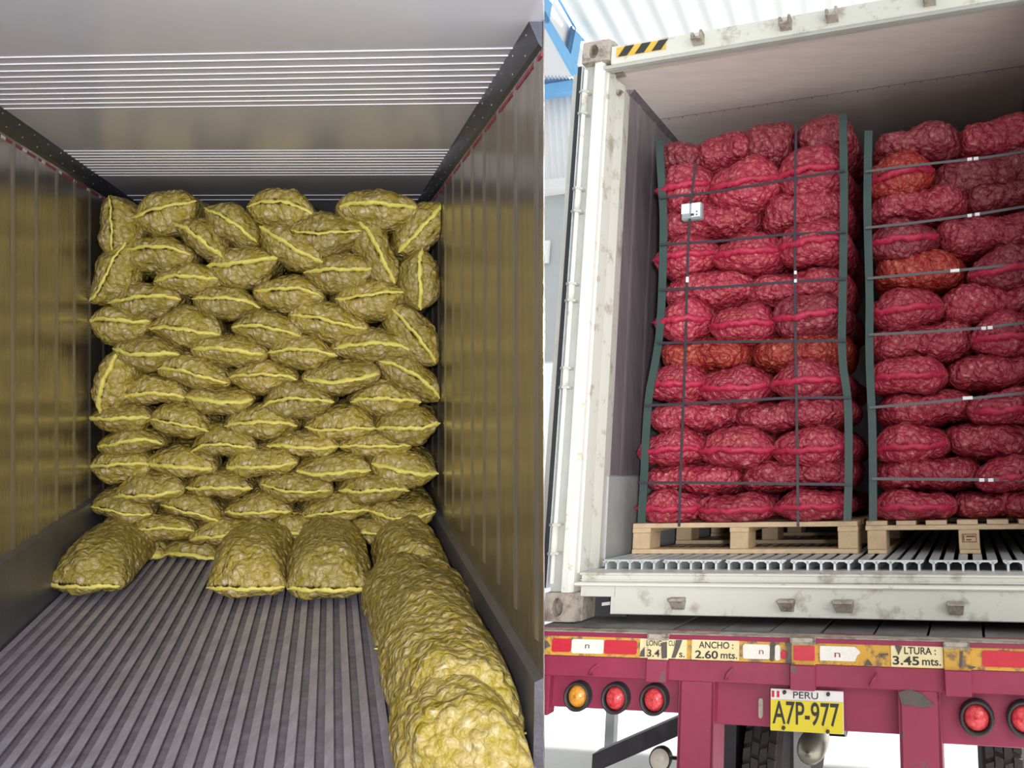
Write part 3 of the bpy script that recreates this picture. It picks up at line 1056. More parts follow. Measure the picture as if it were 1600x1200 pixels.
def pallet_right():
    x0, x1 = 1.402, 2.30
    t = empty('pallet', FR([((x0 + x1) / 2, YP + .5, PZ0)])[0],
              'pale pine pallet with a stamped block, under the right stack of red sacks', 'pallet', 'pallets in the container')
    for u0, u1 in ((1353, 1386), (1400, 1431), (1446, 1479), (1495, 1528), (1542, 1576), (1592, 1625)):
        b = MB(FR); b.box(rx(u0, 817, YP), rx(u1, 817, YP), YP, YP + 1.1, PZ1 - .021, PZ1, .002); b.build('deck_board', 'wood', t)
    for y in (YP + .002, YP + .5, YP + 1.0):
        b = MB(FR); b.box(x0, x1, y, y + .09, PZ1 - .043, PZ1 - .021, .002); b.build('stringer_board', 'wood', t)
        for u0, u1 in ((1355, 1385), (1498, 1531)):
            xa, xb = rx(u0, 845, YP), rx(u1, 845, YP)
            b = MB(FR); b.box(xa, xb, y - .001, y + .11, PZ0 + .018, PZ1 - .043, .003); o = b.build('block', 'woodblock', t)
            if y < .4:
                b = MB(FR); b.box(xa + .002, xb + .002, YP, YP + 1.1, PZ0, PZ0 + .018, .002); b.build('bottom_board', 'wood', t)
            if y < .4 and u0 == 1498:
                b = MB(FR)
                X0, X1, Z0, Z1 = xa + .016, xb - .014, .302, .338
                yy0, yy1 = y - .003, y - .0012
                for q in ((X0, X1, Z0, Z0 + .002), (X0, X1, Z1 - .002, Z1), (X0, X0 + .002, Z0, Z1), (X1 - .002, X1, Z0, Z1),
                          (X0 + .005, X0 + .009, Z0 + .006, Z1 - .006), (X0 + .018, X1 - .006, Z1 - .014, Z1 - .008),
                          (X0 + .018, X0 + .04, Z0 + .008, Z0 + .013)):
                    b.box(q[0], q[1], yy0, yy1, q[2], q[3])
                b.build('ink_stamp', 'ink', o)


pallet_left()
pallet_right()

# ------------------------------------------------------------------ red sacks
# x0, y0, x1, y1 in the photo, kind: s = sewn mouth to the front, l = lying across; colour
P1 = [
 [(1008,768,1110,816,'s','r'),(1098,768,1220,816,'s','r'),(1213,768,1332,814,'s','r')],
 [(1013,719,1162,771,'l','r'),(1156,714,1336,769,'l','r')],
 [(1011,672,1114,726,'s','r'),(1098,669,1224,726,'s','r'),(1216,665,1336,725,'s','r')],
 [(1014,625,1162,679,'l','r'),(1144,621,1334,674,'l','r')],
 [(1024,571,1117,626,'s','r'),(1101,572,1217,628,'s','r'),(1208,567,1328,622,'s','r')],
 [(1034,524,1178,579,'l','o'),(1168,516,1330,579,'l','o')],
 [(1034,472,1124,529,'s','r'),(1119,480,1220,532,'s','r'),(1214,459,1328,521,'s','d')],
 [(1036,427,1192,481,'l','r'),(1163,424,1330,479,'l','r')],
 [(1034,375,1132,429,'s','r'),(1124,370,1230,424,'s','r'),(1222,351,1330,412,'s','r')],
 [(1034,314,1190,375,'l','r'),(1186,298,1330,364,'l','r')],
 [(1037,265,1122,326,'s','r'),(1116,257,1230,323,'s','r'),(1218,243,1330,308,'s','r')],
 [(1037,226,1112,274,'n','d'),(1092,213,1186,269,'n','r'),(1163,198,1248,262,'n','d'),(1245,188,1336,250,'n','d')],
]
P2 = [
 [(1366,766,1494,816,'s','r'),(1488,766,1640,815,'l','r')],
 [(1366,712,1534,771,'l','r'),(1526,708,1640,768,'s','r')],
 [(1366,661,1484,721,'s','r'),(1474,656,1642,717,'l','r')],
 [(1366,610,1528,666,'l','r'),(1516,604,1640,658,'s','r')],
 [(1362,557,1480,613,'s','r'),(1475,547,1642,607,'l','r')],
 [(1360,501,1524,564,'l','r'),(1516,491,1640,551,'s','r')],
 [(1362,451,1473,511,'s','r'),(1464,439,1642,503,'l','r')],
 [(1362,395,1514,456,'l','o'),(1510,391,1640,446,'s','d')],
 [(1361,351,1470,404,'s','d'),(1461,336,1642,397,'l','r')],
 [(1360,297,1514,350,'l','r'),(1508,284,1640,330,'n','d')],
 [(1360,247,1464,311,'s','o'),(1454,239,1642,304,'l','d')],
 [(1362,204,1506,253,'l','d'),(1495,183,1640,245,'n','r')],
]
ORD = ['bottom', 'second', 'third', 'fourth', 'fifth', 'sixth', 'seventh', 'eighth', 'ninth', 'tenth', 'eleventh', 'top']
LIM = (.145, 2.31, PZ1 + .003)
CN = {'r': ('red', 'red'), 'd': ('dred', 'dull red'), 'o': ('ored', 'orange-red')}
for pi, (PP, side) in enumerate(((P1, 'left'), (P2, 'right'))):
    for li, layer in enumerate(PP):
        zbase = None
        for bi, (x0, y0, x1, y1, kind, colr) in enumerate(layer):
            rng = np.random.default_rng(1000 + pi * 200 + li * 7 + bi)
            y = YP + .02 + float(rng.uniform(-.01, .015))
            # the photo's outline is taken at the widest section a little behind the front
            A, B = R_at(x0, (y0 + y1) / 2, 1, y + .08), R_at(x1, (y0 + y1) / 2, 1, y + .08)
            C, Dn = R_at((x0 + x1) / 2, y0, 1, y + .1), R_at((x0 + x1) / 2, y1, 1, y + .04)
            W, H = B[0] - A[0], C[2] - Dn[2]
            pos = ((A[0] + B[0]) / 2, y, (C[2] + Dn[2]) / 2)
            n = len(layer)
            cname = CN[colr][1]
            wh = ('leftmost', 'rightmost') if n == 2 else (('leftmost', 'middle', 'rightmost') if n == 3 else ('leftmost', 'second from the left', 'third from the left', 'rightmost'))
            look = {'s': 'seam forward', 'l': 'lying sideways', 'n': 'without visible seam'}[kind]
            label = f'{cname} sack {look}, {wh[bi]} in {ORD[li]} layer of {side} pallet'
            grp = f'red sacks on the {side} pallet'
            ang = float(rng.uniform(-.03, .03))
            if kind == 's':
                ang += {0: -.0, 1: .0, 2: .04}.get(bi, 0) + (.05 if li > 6 else 0) + (.06 if pi == 1 else 0)
                a = float(rng.uniform(-.016, .012)); c3 = float(rng.uniform(-.006, .006))
                curve = lambda x, a=a, c3=c3: a * (1 - x ** 2) + c3 * np.sin(np.pi * x)
                sh = (-.04, -.10, -.14)[0 if li == 0 else 1 + li % 2] * H
                parts = sack_end(W * 1.02, H * .5 - sh, H * .5 + sh, .62, curve, rng, pitch=.03, amp=.008, lens=1.05, finw=.034,
                                 lean=1, sharp=.10)
                pos = (pos[0], pos[1], pos[2] + sh - (.01 if li else 0))
                put_sack(FR, parts, ang * .6, pos, CN[colr][0], 'rseam', 'mesh_sack', label, grp, LIM)
            else:
                parts = sack_long(W * 1.01, H * 1.02, .46, rng)
                put_sack(FR, parts, ang * .5 + (.03 if li > 8 else 0), pos, CN[colr][0], None, 'mesh_sack', label, grp, LIM)
# the small sack end squeezed under a long one
rng = np.random.default_rng(77)
A = R_at(1192, 362, 1, YP + .1); B = R_at(1312, 352, 1, YP + .1)
put_sack(FR, sack_long(B[0] - A[0], .07, .4, rng), .06, ((A[0] + B[0]) / 2, YP + .08, (A[2] + B[2]) / 2), 'dred', None, 'mesh_sack',
         'thin strip of red sack between ninth and tenth layers of left pallet', 'red sacks on the left pallet')


# ------------------------------------------------------------------ corner boards and straps
def board(name, pts, wpx, y, label):
    b = MB(FR)
    Lf, Rt = [], []
    for u, v in pts:
        p = R_at(u - wpx / 2, v, 1, y); q = R_at(u + wpx / 2, v, 1, y)
        Lf.append(p); Rt.append(q)
    # resample
    def rs(A):
        A = np.array(A); t = np.linspace(0, 1, len(A)); T = np.linspace(0, 1, 40)
        out = np.stack([np.interp(T, t, A[:, k]) for k in range(3)], 1)
        k = np.array([.25, .5, .25])
        for _ in range(2):
            out[1:-1] = .25 * out[:-2] + .5 * out[1:-1] + .25 * out[2:]
        return out
    Lf, Rt = rs(Lf), rs(Rt)
    b.strip(Lf, Rt, (0, .004, 0))
    o = b.build(name, 'green')
    tag(o, label, 'corner board', 'green corner boards on the pallet loads')
    return o


def flank(pts, side, y):
    pass


YB = YP - .028
board('corner_board', [(1030, 218), (1034, 290), (1037, 340), (1036, 400), (1034, 470), (1030, 530), (1022, 575), (1013, 620), (1009, 680), (1006, 750), (1002, 817)], 12, YB,
      'dark green corner board bowed along the left edge of the left pallet load')
board('corner_board', [(1317, 178), (1318, 240), (1319, 300), (1318, 380), (1317, 450), (1315, 530), (1317, 575), (1325, 622), (1326, 680), (1326, 750), (1324, 814)], 12.5, YB,
      'taller dark green corner board on the right edge of the left pallet load')
board('corner_board', [(1357, 204), (1356, 260), (1355, 320), (1357, 400), (1359, 470), (1358, 540), (1360, 600), (1363, 660), (1364, 740), (1364, 814)], 12.5, YB,
      'dark green corner board on the left edge of the right pallet load')


def strap(pts, y, label, m='strap', r=.0065, clip=None, vert=False):
    b = MB(FR)
    P = [R_at(u, v, 1, y) for u, v in pts]
    P = np.array(P)
    t = np.linspace(0, 1, len(P)); T = np.linspace(0, 1, 24)
    Q = np.stack([np.interp(T, t, P[:, k]) for k in range(3)], 1)
    for _ in range(2): Q[1:-1] = .25 * Q[:-2] + .5 * Q[1:-1] + .25 * Q[2:]
    off = np.array([r, 0, 0]) if vert else np.array([0, 0, r])
    b.strip(Q - off, Q + off, (0, .0015, 0))
    o = b.build('strap', m)
    tag(o, label, 'strap', 'plastic straps round the pallet loads')
    for cu, cv, cw in (clip or []):
        p = R_at(cu, cv, 1, y)
        c = MB(FR)
        if vert: c.box(p[0] - .007, p[0] + .007, y - .004, y + .004, p[2] - cw, p[2] + cw, .001)
        else: c.box(p[0] - cw, p[0] + cw, y - .004, y + .004, p[2] - .008, p[2] + .008, .001)
        c.build('buckle', 'clip', o)
    return o


YS = YB - .006
for nm, pts in (('highest', [(1030, 309), (1100, 302), (1170, 291), (1250, 277), (1320, 266)]),
                ('second', [(1030, 382), (1130, 376), (1230, 366), (1322, 362)]),
                ('third', [(1030, 453), (1130, 448), (1240, 440), (1322, 435)]),
                ('fourth', [(1026, 536), (1130, 534), (1240, 533), (1322, 532)]),
                ('fifth', [(1006, 634), (1090, 630), (1240, 621), (1330, 621)]),
                ('lowest', [(998, 754), (1100, 754), (1240, 756), (1332, 757)])):
    strap(pts, YS, f'{nm} dark horizontal strap round the left pallet load')
strap([(1087, 255), (1080, 310), (1075, 380), (1072, 500), (1069, 600), (1064, 720), (1061, 823)], YS - .004,
      'dark vertical strap down the left half of the left pallet load', vert=True, clip=[(1074, 437, .015)])
strap([(1244, 196), (1243, 260), (1242, 350), (1242, 440), (1244, 600), (1246, 720), (1247, 823)], YS - .004,
      'dark vertical strap down the right half of the left pallet load', vert=True, clip=[(1243, 426, .009), (1243, 439, .009)])
for nm, pts, clip in (
        ('highest', [(1352, 268), (1420, 259), (1525, 248), (1580, 240), (1640, 230)], [(1515, 249, .012), (1525, 248, .012)]),
        ('second', [(1352, 356), (1430, 348), (1525, 335), (1640, 316)], [(1515, 337, .011), (1527, 335, .012)]),
        ('third', [(1355, 435), (1490, 423), (1640, 408)], [(1492, 423, .022)]),
        ('fourth', [(1357, 523), (1440, 519), (1530, 513), (1640, 499)], [(1537, 513, .011), (1547, 512, .012)]),
        ('fifth', [(1358, 637), (1440, 630), (1512, 623), (1640, 610)], [(1512, 622, .023)]),
        ('lowest', [(1362, 748), (1480, 749), (1640, 750)], [(1534, 750, .012), (1548, 750, .012)])):
    strap(pts, YS, f'{nm} grey horizontal strap with white buckle round the right pallet load', m='strapg', clip=clip)
# temperature logger strapped on
lg0, lg1 = R_at(1065, 346, 1, YB), R_at(1098, 316, 1, YB)
b = MB(FR)
b.box(lg0[0], lg1[0], YB - .012, YB + .02, lg0[2], lg1[2], .008)
lo = b.build('data_logger', 'logger')
tag(lo, 'small grey data logger with white labels strapped on the left pallet load', 'data logger')
b = MB(FR)
w_ = lg1[0] - lg0[0]; h_ = lg1[2] - lg0[2]
b.box(lg0[0] + .004, lg0[0] + w_ * .42, YB - .014, YB - .012, lg0[2] + h_ * .35, lg1[2] - .006)
b.box(lg0[0] + w_ * .52, lg1[0] - .006, YB - .014, YB - .012, lg0[2] + h_ * .12, lg1[2] - .006)
lb = b.build('label', 'paper', lo)
b = MB(FR)
for k in (0, 1): b.lathe((lg1[0] - .025, YB - .016, lg0[2] + .022 + k * .018), [(0, .004), (.002, .004)], 10)
b.box(lg0[0] + w_ * .5, lg0[0] + w_ * .66, YB - .016, YB - .014, lg0[2] + .018, lg0[2] + .03)
b.build('button', 'hazk', lo)

# ================================================================== TRAILER
TY = -.15
tr = empty('flatbed_trailer', FR([(1.3, 0.2, -1.25)])[0],
           'maroon flatbed trailer rear with amber dimension band, number plate and round lamps', 'trailer')
TX0, TX1 = .03, 2.56
b = MB(FR)
b.box(TX0, TX1, TY - .004, TY + .03, -.094, -.016, .002)
b.build('marking_band', 'band', tr)
b = MB(FR)
b.prism([(TX0, TY - .006, -.018), (TX0, TY - .002, -.003), (TX0, TY + .03, .0), (TX0, TY + .03, -.018)],
        [(TX1, TY - .006, -.018), (TX1, TY - .002, -.003), (TX1, TY + .03, .0), (TX1, TY + .03, -.018)])
b.box(TX0, TX1, TY + .03, TY + .08, -.1, -.004)
b.build('top_rail', 'tred', tr)
b = MB(FR)
b.box(TX0, TX1, TY - .001, TY + .045, -.003, .001, .001)
b.build('rail_edge', 'cast', tr)
b = MB(FR)
b.box(TX0, TX1, TY + .002, TY + .06, -.175, -.094, .003)
b.build('rear_beam', 'tred', tr)
# deck boards running to the front, dark between
for k in range(12):
    b = MB(FR)
    x0 = TX0 + k * .21
    dz = .002 * ((k * 7) % 3)
    b.box(x0, x0 + .2, TY + .04, 3.4, -.02, -.006 + dz, .002)
    b.build('deck_board', 'deck', tr)
b = MB(FR)
b.box(TX0, TX1, TY + .05, 3.4, -.16, -.022)
b.build('deck_frame', 'dark', tr)
# lamp panels and plate panel
YPn = TY + .035
def zz(v, u=1250, y=TY): return rz(u, v, y)
b = MB(FR)
b.box(TX0 + .01, .76, YPn, YPn + .02, -.305, -.17, .003)
lp1 = b.build('lamp_panel', 'tred', tr)
b = MB(FR)
b.box(.86, 1.62, YPn, YPn + .02, -.337, -.17, .003)
pp = b.build('plate_panel', 'tred', tr)
b = MB(FR)
b.box(1.73, TX1, YPn, YPn + .02, -.36, -.17, .003)
lp2 = b.build('lamp_panel', 'tred', tr)
# flange at the left end
b = MB(FR)
b.box(TX0, .155, TY + .01, TY + .05, -.33, -.16, .003)
b.build('end_flange', 'tred', tr)
# broad uprights
for u0, u1, lab in ((1059, 1115, None), (1404, 1470, 'broad maroon upright with a bare dark patch')):
    b = MB(FR)
    xa, xb = rx(u0, 1110, TY), rx(u1, 1110, TY)
    b.box(xa, xb, TY + .004, TY + .012, -.62, -.172, .003)
    b.box(xa, xa + .012, TY + .004, TY + .1, -.62, -.172)
    b.box(xb - .012, xb, TY + .004, TY + .1, -.62, -.172)
    o = b.build('upright', 'tredw', tr)
    if lab:
        o['label'] = lab
        b = MB(FR)
        pts = [(1404, 1082), (1420, 1077), (1440, 1084), (1452, 1095), (1460, 1101), (1445, 1106), (1425, 1103), (1408, 1100)]
        q = [R_at(u, v, 1, TY) for u, v in pts]
        b.prism([(p[0], TY + .001, p[2]) for p in q], [(p[0], TY + .0045, p[2]) for p in q])
        b.build('bare_patch', 'dirt', o)
# stake pockets
for u0, u1, v0, v1 in ((1008, 1040, 986, 1066), (1234, 1273, 991, 1079), (1477, 1519, 999, 1088)):
    xa, xb = rx(u0, v1, TY - .02), rx(u1, v1, TY - .02)
    z0 = rz(u0, v1, TY - .02)
    b = MB(FR)
    b.box(xa, xb, TY - .02, TY + .01, z0, -.094, .003)
    b2 = b
    b = MB(FR)
    b.box(xa, xb, TY - .014, TY + .002, -.022, -.008)
    b.box(xa, xa + .008, TY - .02, TY + .03, -.012, .002)
    b.box(xb - .008, xb, TY - .02, TY + .03, -.012, .002)
    b.box(xa, xb, TY - .02, TY - .014, -.012, .002)
    o = b2.build('stake_pocket', 'tredw', tr)
    b.build('pocket_rim', 'cast', o)
    b = MB(FR)
    b.box(xa, xb, TY - .012, TY - .003, -.096, -.02, .002)
    b.build('painted_band_piece', 'band' if u0 != 1008 else 'cream', o)
# tie hooks
for u, v in ((930, 1047), (1141, 1053), (1366, 1062)):
    x, z = rx(u, v, TY), rz(u, v, TY)
    b = MB(FR)
    b.sweep([(x - .012, TY + .004, z - .022), (x - .012, TY - .018, z - .012), (x - .002, TY - .024, z + .006), (x + .008, TY - .016, z + .018), (x + .010, TY + .004, z + .020)], .005, 8)
    b.build('tie_hook', 'tredw', tr, True)


# band panels: u0, u1, material, v-insets as fraction
def bandz(f): return -.094 + f * .078


for u0, u1, m, f0, f1 in ((862, 892, 'refr', .18, .84), (893, 943, 'refw', .14, .84), (944, 995, 'refr', .16, .84),
                          (1000, 1073, 'cream', .04, .96), (1081, 1155, 'cream', .04, .98), (1161, 1203, 'refw', .16, .84),
                          (1211, 1219, 'refw', .12, .84), (1220, 1230, 'refr', .2, .6), (1392, 1473, 'cream', .03, .97), (1534, 1660, 'refr', .17, .86)):
    xa, xb = rx(u0, 1015, TY - .005), rx(u1, 1015, TY - .005)
    b = MB(FR)
    z0, z1 = bandz(f0), bandz(f1)
    c = .006 if m != 'cream' else .002
    poly = [(xa + c, z0), (xb - c, z0 + .001), (xb, z0 + c), (xb, z1 - c), (xb - c, z1), (xa + c, z1), (xa, z1 - c), (xa, z0 + c)]
    b.prism([(x, TY - .0062, z) for x, z in poly], [(x, TY - .0038, z) for x, z in poly])
    b.build('reflector_tape' if m[:3] == 'ref' else 'sign_panel', m, tr)
# red and white tape that crosses the middle stake pocket
for u0, u1, m in ((1240, 1279, 'refr'), (1280, 1343, 'refw')):
    yy = TY - .0145
    xa, xb = rx(u0, 1015, yy), rx(u1, 1015, yy)
    b = MB(FR)
    z0, z1 = bandz(.2), bandz(.86)
    if m == 'refw':
        xa = max(xa, rx(1273, 1015, TY - .013) + .003)
        poly = [(xa, z0), (xb - .02, z0), (xb - .012, z0 + .02), (xb, z0 + .03), (xb - .004, z1 - .012), (xb - .02, z1), (xa, z1)]
        b.prism([(x, TY - .0062, z) for x, z in poly], [(x, TY - .0038, z) for x, z in poly])
    else:
        b.box(xa, min(xb, rx(1273, 1015, TY - .013)), yy, yy + .0028, z0, z1)
    b.build('reflector_tape', m, tr)
# scraped brown marks on the band
for pts in ([(1007, 1011), (1007, 1026), (999, 1026), (1001, 1018)], [(1034, 1004), (1042, 1003), (1042, 1028), (1034, 1029), (1033, 1015)],
            [(1056, 1000), (1066, 1000), (1062, 1012), (1055, 1028), (1049, 1028), (1053, 1015)],
            [(1204, 1004), (1211, 1004), (1209, 1033), (1203, 1033)], [(1228, 1005), (1237, 1005), (1237, 1036), (1227, 1036), (1231, 1020)],
            [(1350, 1040), (1356, 1030), (1364, 1040)], [(1372, 1022), (1388, 1021), (1388, 1023), (1380, 1024), (1378, 1028), (1375, 1024)],
            [(1398, 1008), (1410, 1010), (1404, 1024)], [(1500, 1018), (1505, 1018), (1503, 1040), (1500, 1044)],
            [(1513, 1040), (1526, 1042), (1518, 1046), (1513, 1044)], [(850, 1000), (856, 1003), (860, 1010), (850, 1014)]):
    yy = TY - .008 if not (1227 < pts[0][0] < 1275 or 1477 < pts[0][0] < 1519 or 1007 < pts[0][0] < 1040) else TY - .0145
    q = [R_at(u, v, 1, yy) for u, v in pts]
    b = MB(FR)
    b.prism([(p[0], yy, p[2]) for p in q], [(p[0], yy + .0015, p[2]) for p in q])
    b.build('scrape_mark', 'dirt', tr)


def text(s, x0, x1, z0, z1, y, m, parent, bold=0.0, name='lettering'):
    cu = bpy.data.curves.new('t', 'FONT')
    cu.body = s
    cu.size = 1
    cu.offset = bold
    cu.extrude = 0.0
    ob = bpy.data.objects.new('t', cu)
    COL.objects.link(ob)
    bpy.context.view_layer.update()
    dg = bpy.context.evaluated_depsgraph_get()
    me = bpy.data.meshes.new_from_object(ob.evaluated_get(dg))
    V = np.array([v.co[:] for v in me.vertices])
    F = [list(p.vertices) for p in me.polygons]
    bpy.data.objects.remove(ob)
    bpy.data.meshes.remove(me)
    mn, mxx = V.min(0), V.max(0)
    X = x0 + (V[:, 0] - mn[0]) / (mxx[0] - mn[0]) * (x1 - x0)
    Z = z0 + (V[:, 1] - mn[1]) / (mxx[1] - mn[1]) * (z1 - z0)
    A = np.stack([X, np.full_like(X, y), Z], 1)
    return link_mesh(name, FR(A), F, m, parent)


def ptext(s, u0, v0, u1, v1, y, m, parent, bold=0.0):
    a, c = R_at(u0, v1, 1, y), R_at(u1, v0, 1, y)
    return text(s, a[0], c[0], a[2], c[2], y, m, parent, bold)


yt = TY - .0068
yq = TY - .0148
ptext('LONG', 1010, 1001, 1034, 1009, yq, 'black', tr, .012)
ptext('.CU', 1043, 1001, 1054, 1009, yt, 'black', tr, .012)
ptext('3.4', 1011, 1015, 1031, 1026, yq, 'black', tr, .012)
ptext('s.', 1061, 1020, 1070, 1027, yt, 'black', tr, .012)
ptext('ANCHO :', 1092, 1003.5, 1146, 1012.5, yt, 'black', tr, .015)
ptext('2.60', 1086, 1017, 1122, 1028.5, yt, 'black', tr, .022)
ptext('mts.', 1126, 1020.5, 1152, 1029, yt, 'black', tr, .015)
ptext('LTURA :', 1413, 1012, 1462, 1022, yt, 'black', tr, .015)
ptext('3.45', 1395, 1026, 1436, 1038.5, yt, 'black', tr, .022)
ptext('mts.', 1441, 1030, 1470, 1039.5, yt, 'black', tr, .015)
ptext('n', 914, 1007, 921, 1013, yt, 'black', tr)
ptext('n', 1186, 1016, 1193, 1022, yt, 'redtape', tr)
ptext('n', 1304, 1020, 1313, 1027, TY - .0068, 'redtape', tr)

# number plate
pA, pB = R_at(1204, 1142, 1, TY + .01), R_at(1318, 1080, 1, TY + .01)
px0, px1, pz0, pz1 = pA[0], pB[0], pA[2] + .003, pB[2]
b = MB(FR)
b.cur = 0
b.box(px0, px1, TY + .006, TY + .010, pz0, pz1, .002)
b.cur = 1
hh = pz1 - pz0
b.box(px0 + .002, px1 - .002, TY + .004, TY + .006, pz0 + .002, pz0 + hh * .74)
pl = b.build('number_plate', ['plateW', 'plateY'], tr)
pl['label'] = 'yellow and white number plate'
text('A7P-977', px0 + .010, px1 - .016, pz0 + hh * .17, pz0 + hh * .72, TY + .0034, 'black', pl, .012)
text('PERU', px0 + (px1 - px0) * .32, px0 + (px1 - px0) * .66, pz0 + hh * .79, pz0 + hh * .95, TY + .0050, 'black', pl, .0)
b = MB(FR)
for k in (0, 2):
    b.box(px0 + .006 + k * .010, px0 + .016 + k * .010, TY + .0045, TY + .006, pz0 + hh * .80, pz0 + hh * .95)
b.build('flag_emblem', 'refr', pl)
b = MB(FR)
for fx, fz in ((.2, .93), (.8, .93), (.19, .09), (.79, .06)):
    b.lathe((px0 + (px1 - px0) * fx, TY - .002, pz0 + hh * fz), [(0, .004), (.002, .007), (.008, .007)], 12)
b.build('plate_bolt', 'dark', pl)
# slot left of the plate
b = MB(FR)
x, z = rx(1189, 1106, YPn), rz(1189, 1106, YPn)
pts = [(x + .018 * .5 * math.cos(t) , z + (.036 if math.sin(t) > 0 else -.036) * .72 + .010 * math.sin(t)) for t in np.linspace(0, 2 * math.pi, 20, endpoint=False)]
b.prism([(p[0], YPn - .004, p[1]) for p in pts], [(p[0], YPn + .001, p[1]) for p in pts])
b.build('slot_cover', 'cast', pp)


# round lamps
def round_lamp(u, v, mm, parent, r=.062, label=None):
    x, z = rx(u, v, YPn), rz(u, v, YPn)
    b = MB(FR)
    b.lathe((x, YPn, z), [(0, r), (-.016, r), (-.024, r * .95), (-.026, r * .86), (-.020, r * .76), (-.008, r * .74)], 40)
    o = b.build('tail_lamp', 'rubber', parent, True)
    if label: o['label'] = label
    b = MB(FR)
    b.lathe((x, YPn, z), [(-.004, r * .75), (-.012, r * .75), (-.019, r * .6), (-.023, r * .3), (-.024, r * .02)], 32)
    b.build('lens', mm, o, True)


round_lamp(906, 1086, 'lensa', tr, .058, 'round amber lamp in black rubber ring')
round_lamp(965, 1089, 'lensr', tr, .060, 'round red lamp in black rubber ring')
round_lamp(1025, 1091, 'lensr', tr, .060, 'round red lamp in black rubber ring')
round_lamp(1526, 1119, 'lensr', tr, .062, 'round red lamp in black rubber ring')
round_lamp(1600, 1121, 'lensr', tr, .062, 'round red lamp in black rubber ring')


# wheels
def tyre(x, y, z, R, wd):
    b = MB(FR)
    n = 56
    prof = [(0, R * .55), (.0, R * .8), (.02, R * .93), (.045, R * .985), (wd / 2, R), (wd - .045, R * .985), (wd - .02, R * .93), (wd, R * .8), (wd, R * .55)]
    b.lathe((x, y, z), prof, n, 'x')
    # tread blocks in zigzag rows
    for row in range(4):
        xa = x + .035 + row * (wd - .07) / 4
        for k in range(44):
            t0 = 2 * math.pi * (k + (row % 2) * .5) / 44
            t1 = t0 + 2 * math.pi / 44 * .72
            sk = .07 * (1 if row % 2 else -1) * .3
            q = []
            for rr in (R * .98, R * 1.018):
                q.append([(xa, y + rr * math.cos(t0), z + rr * math.sin(t0)), (xa + (wd - .07) / 4 * .86, y + rr * math.cos(t0 + sk), z + rr * math.sin(t0 + sk)),
                          (xa + (wd - .07) / 4 * .86, y + rr * math.cos(t1 + sk), z + rr * math.sin(t1 + sk)), (xa, y + rr * math.cos(t1), z + rr * math.sin(t1))])
            b.prism(q[0], q[1])
    return b.build('tyre', 'tyre', tr)


ZG = -1.30
WR_, WY = .47, .95
for xw in (rx(1156, 1170, WY - .42), rx(1527, 1170, WY - .42)):
    tyre(xw, WY, ZG + WR_, WR_, .24)
b = MB(FR)
b.sweep([(.35, WY, ZG + WR_ + .08), (1.15, WY, ZG + WR_ + .08)], .06, 14)
b.build('axle', 'dark', tr, True)
xs, zs, ys = rx(1268, 1168, .35), rz(1268, 1168, .35), .35
b = MB(FR)
b.lathe((xs, ys - .06, zs), [(0, .002), (.003, .022), (.014, .045), (.034, .062), (.06, .068), (.1, .068), (.16, .06), (.2, .03)], 28)
b.build('brake_chamber', 'silver', tr, True)
b = MB(FR)
b.sweep([(xs - .10, ys + .04, -.30), (xs - .12, ys + .02, -.42), (xs - .10, ys, -.50), (xs - .03, ys + .02, -.55)], .012, 8)
b.sweep([(xs - .08, ys + .1, -.30), (xs - .09, ys + .1, -.46), (xs - .05, ys + .1, -.5)], .012, 8)
b.build('air_hose', 'dark', tr, True)
b = MB(FR)
a, c = R_at(1080, 1128, 1, .5), R_at(925, 1192, 1, .5)
b.prism([(a[0], .5, a[2] + .05), (a[0], .56, a[2] + .05), (a[0], .56, a[2] - .04), (a[0], .5, a[2] - .04)],
        [(c[0], .5, c[2] + .04), (c[0], .56, c[2] + .04), (c[0], .56, c[2] - .05), (c[0], .5, c[2] - .05)])
b.build('diagonal_brace', 'dark', tr)
b = MB(FR)
b.box(rx(1120, 1160, .5), rx(1150, 1160, .5), .5, .7, -1.0, -.2)
b.box(rx(1215, 1160, .6), rx(1240, 1160, .6), .6, .9, -1.0, -.2)
b.build('chassis_rail', 'dark', tr)
# round milky lamp hanging on the left upright
x, z = rx(1033, 1185, .0), rz(1033, 1185, .0)
b = MB(FR)
b.lathe((x, 0, z), [(0.02, .02), (.01, .046), (-.004, .050), (-.012, .047)], 28)
rl = b.build('work_lamp', 'dark', tr, True)
b = MB(FR)
b.lathe((x, 0, z), [(-.010, .044), (-.018, .038), (-.021, .015), (-.0215, .001)], 28)
b.build('lens', 'milky', rl, True)
b = MB(FR)
b.sweep([(x + .03, .012, z), (x + .12, .0, z + .002), (x + .12, -.08, z + .002)], .007, 8)
b.build('bracket', 'dark', rl)

# ================================================================== SHED AND YARD (right)
b = MB(FR)
b.prism([(-2.5, -3, ZG), (14, -3, ZG), (14, 26, ZG), (-2.5, 26, ZG)], [(-2.5, -3, ZG - .05), (14, -3, ZG - .05), (14, 26, ZG - .05), (-2.5, 26, ZG - .05)])
structure(b.build('ground', 'conc'))
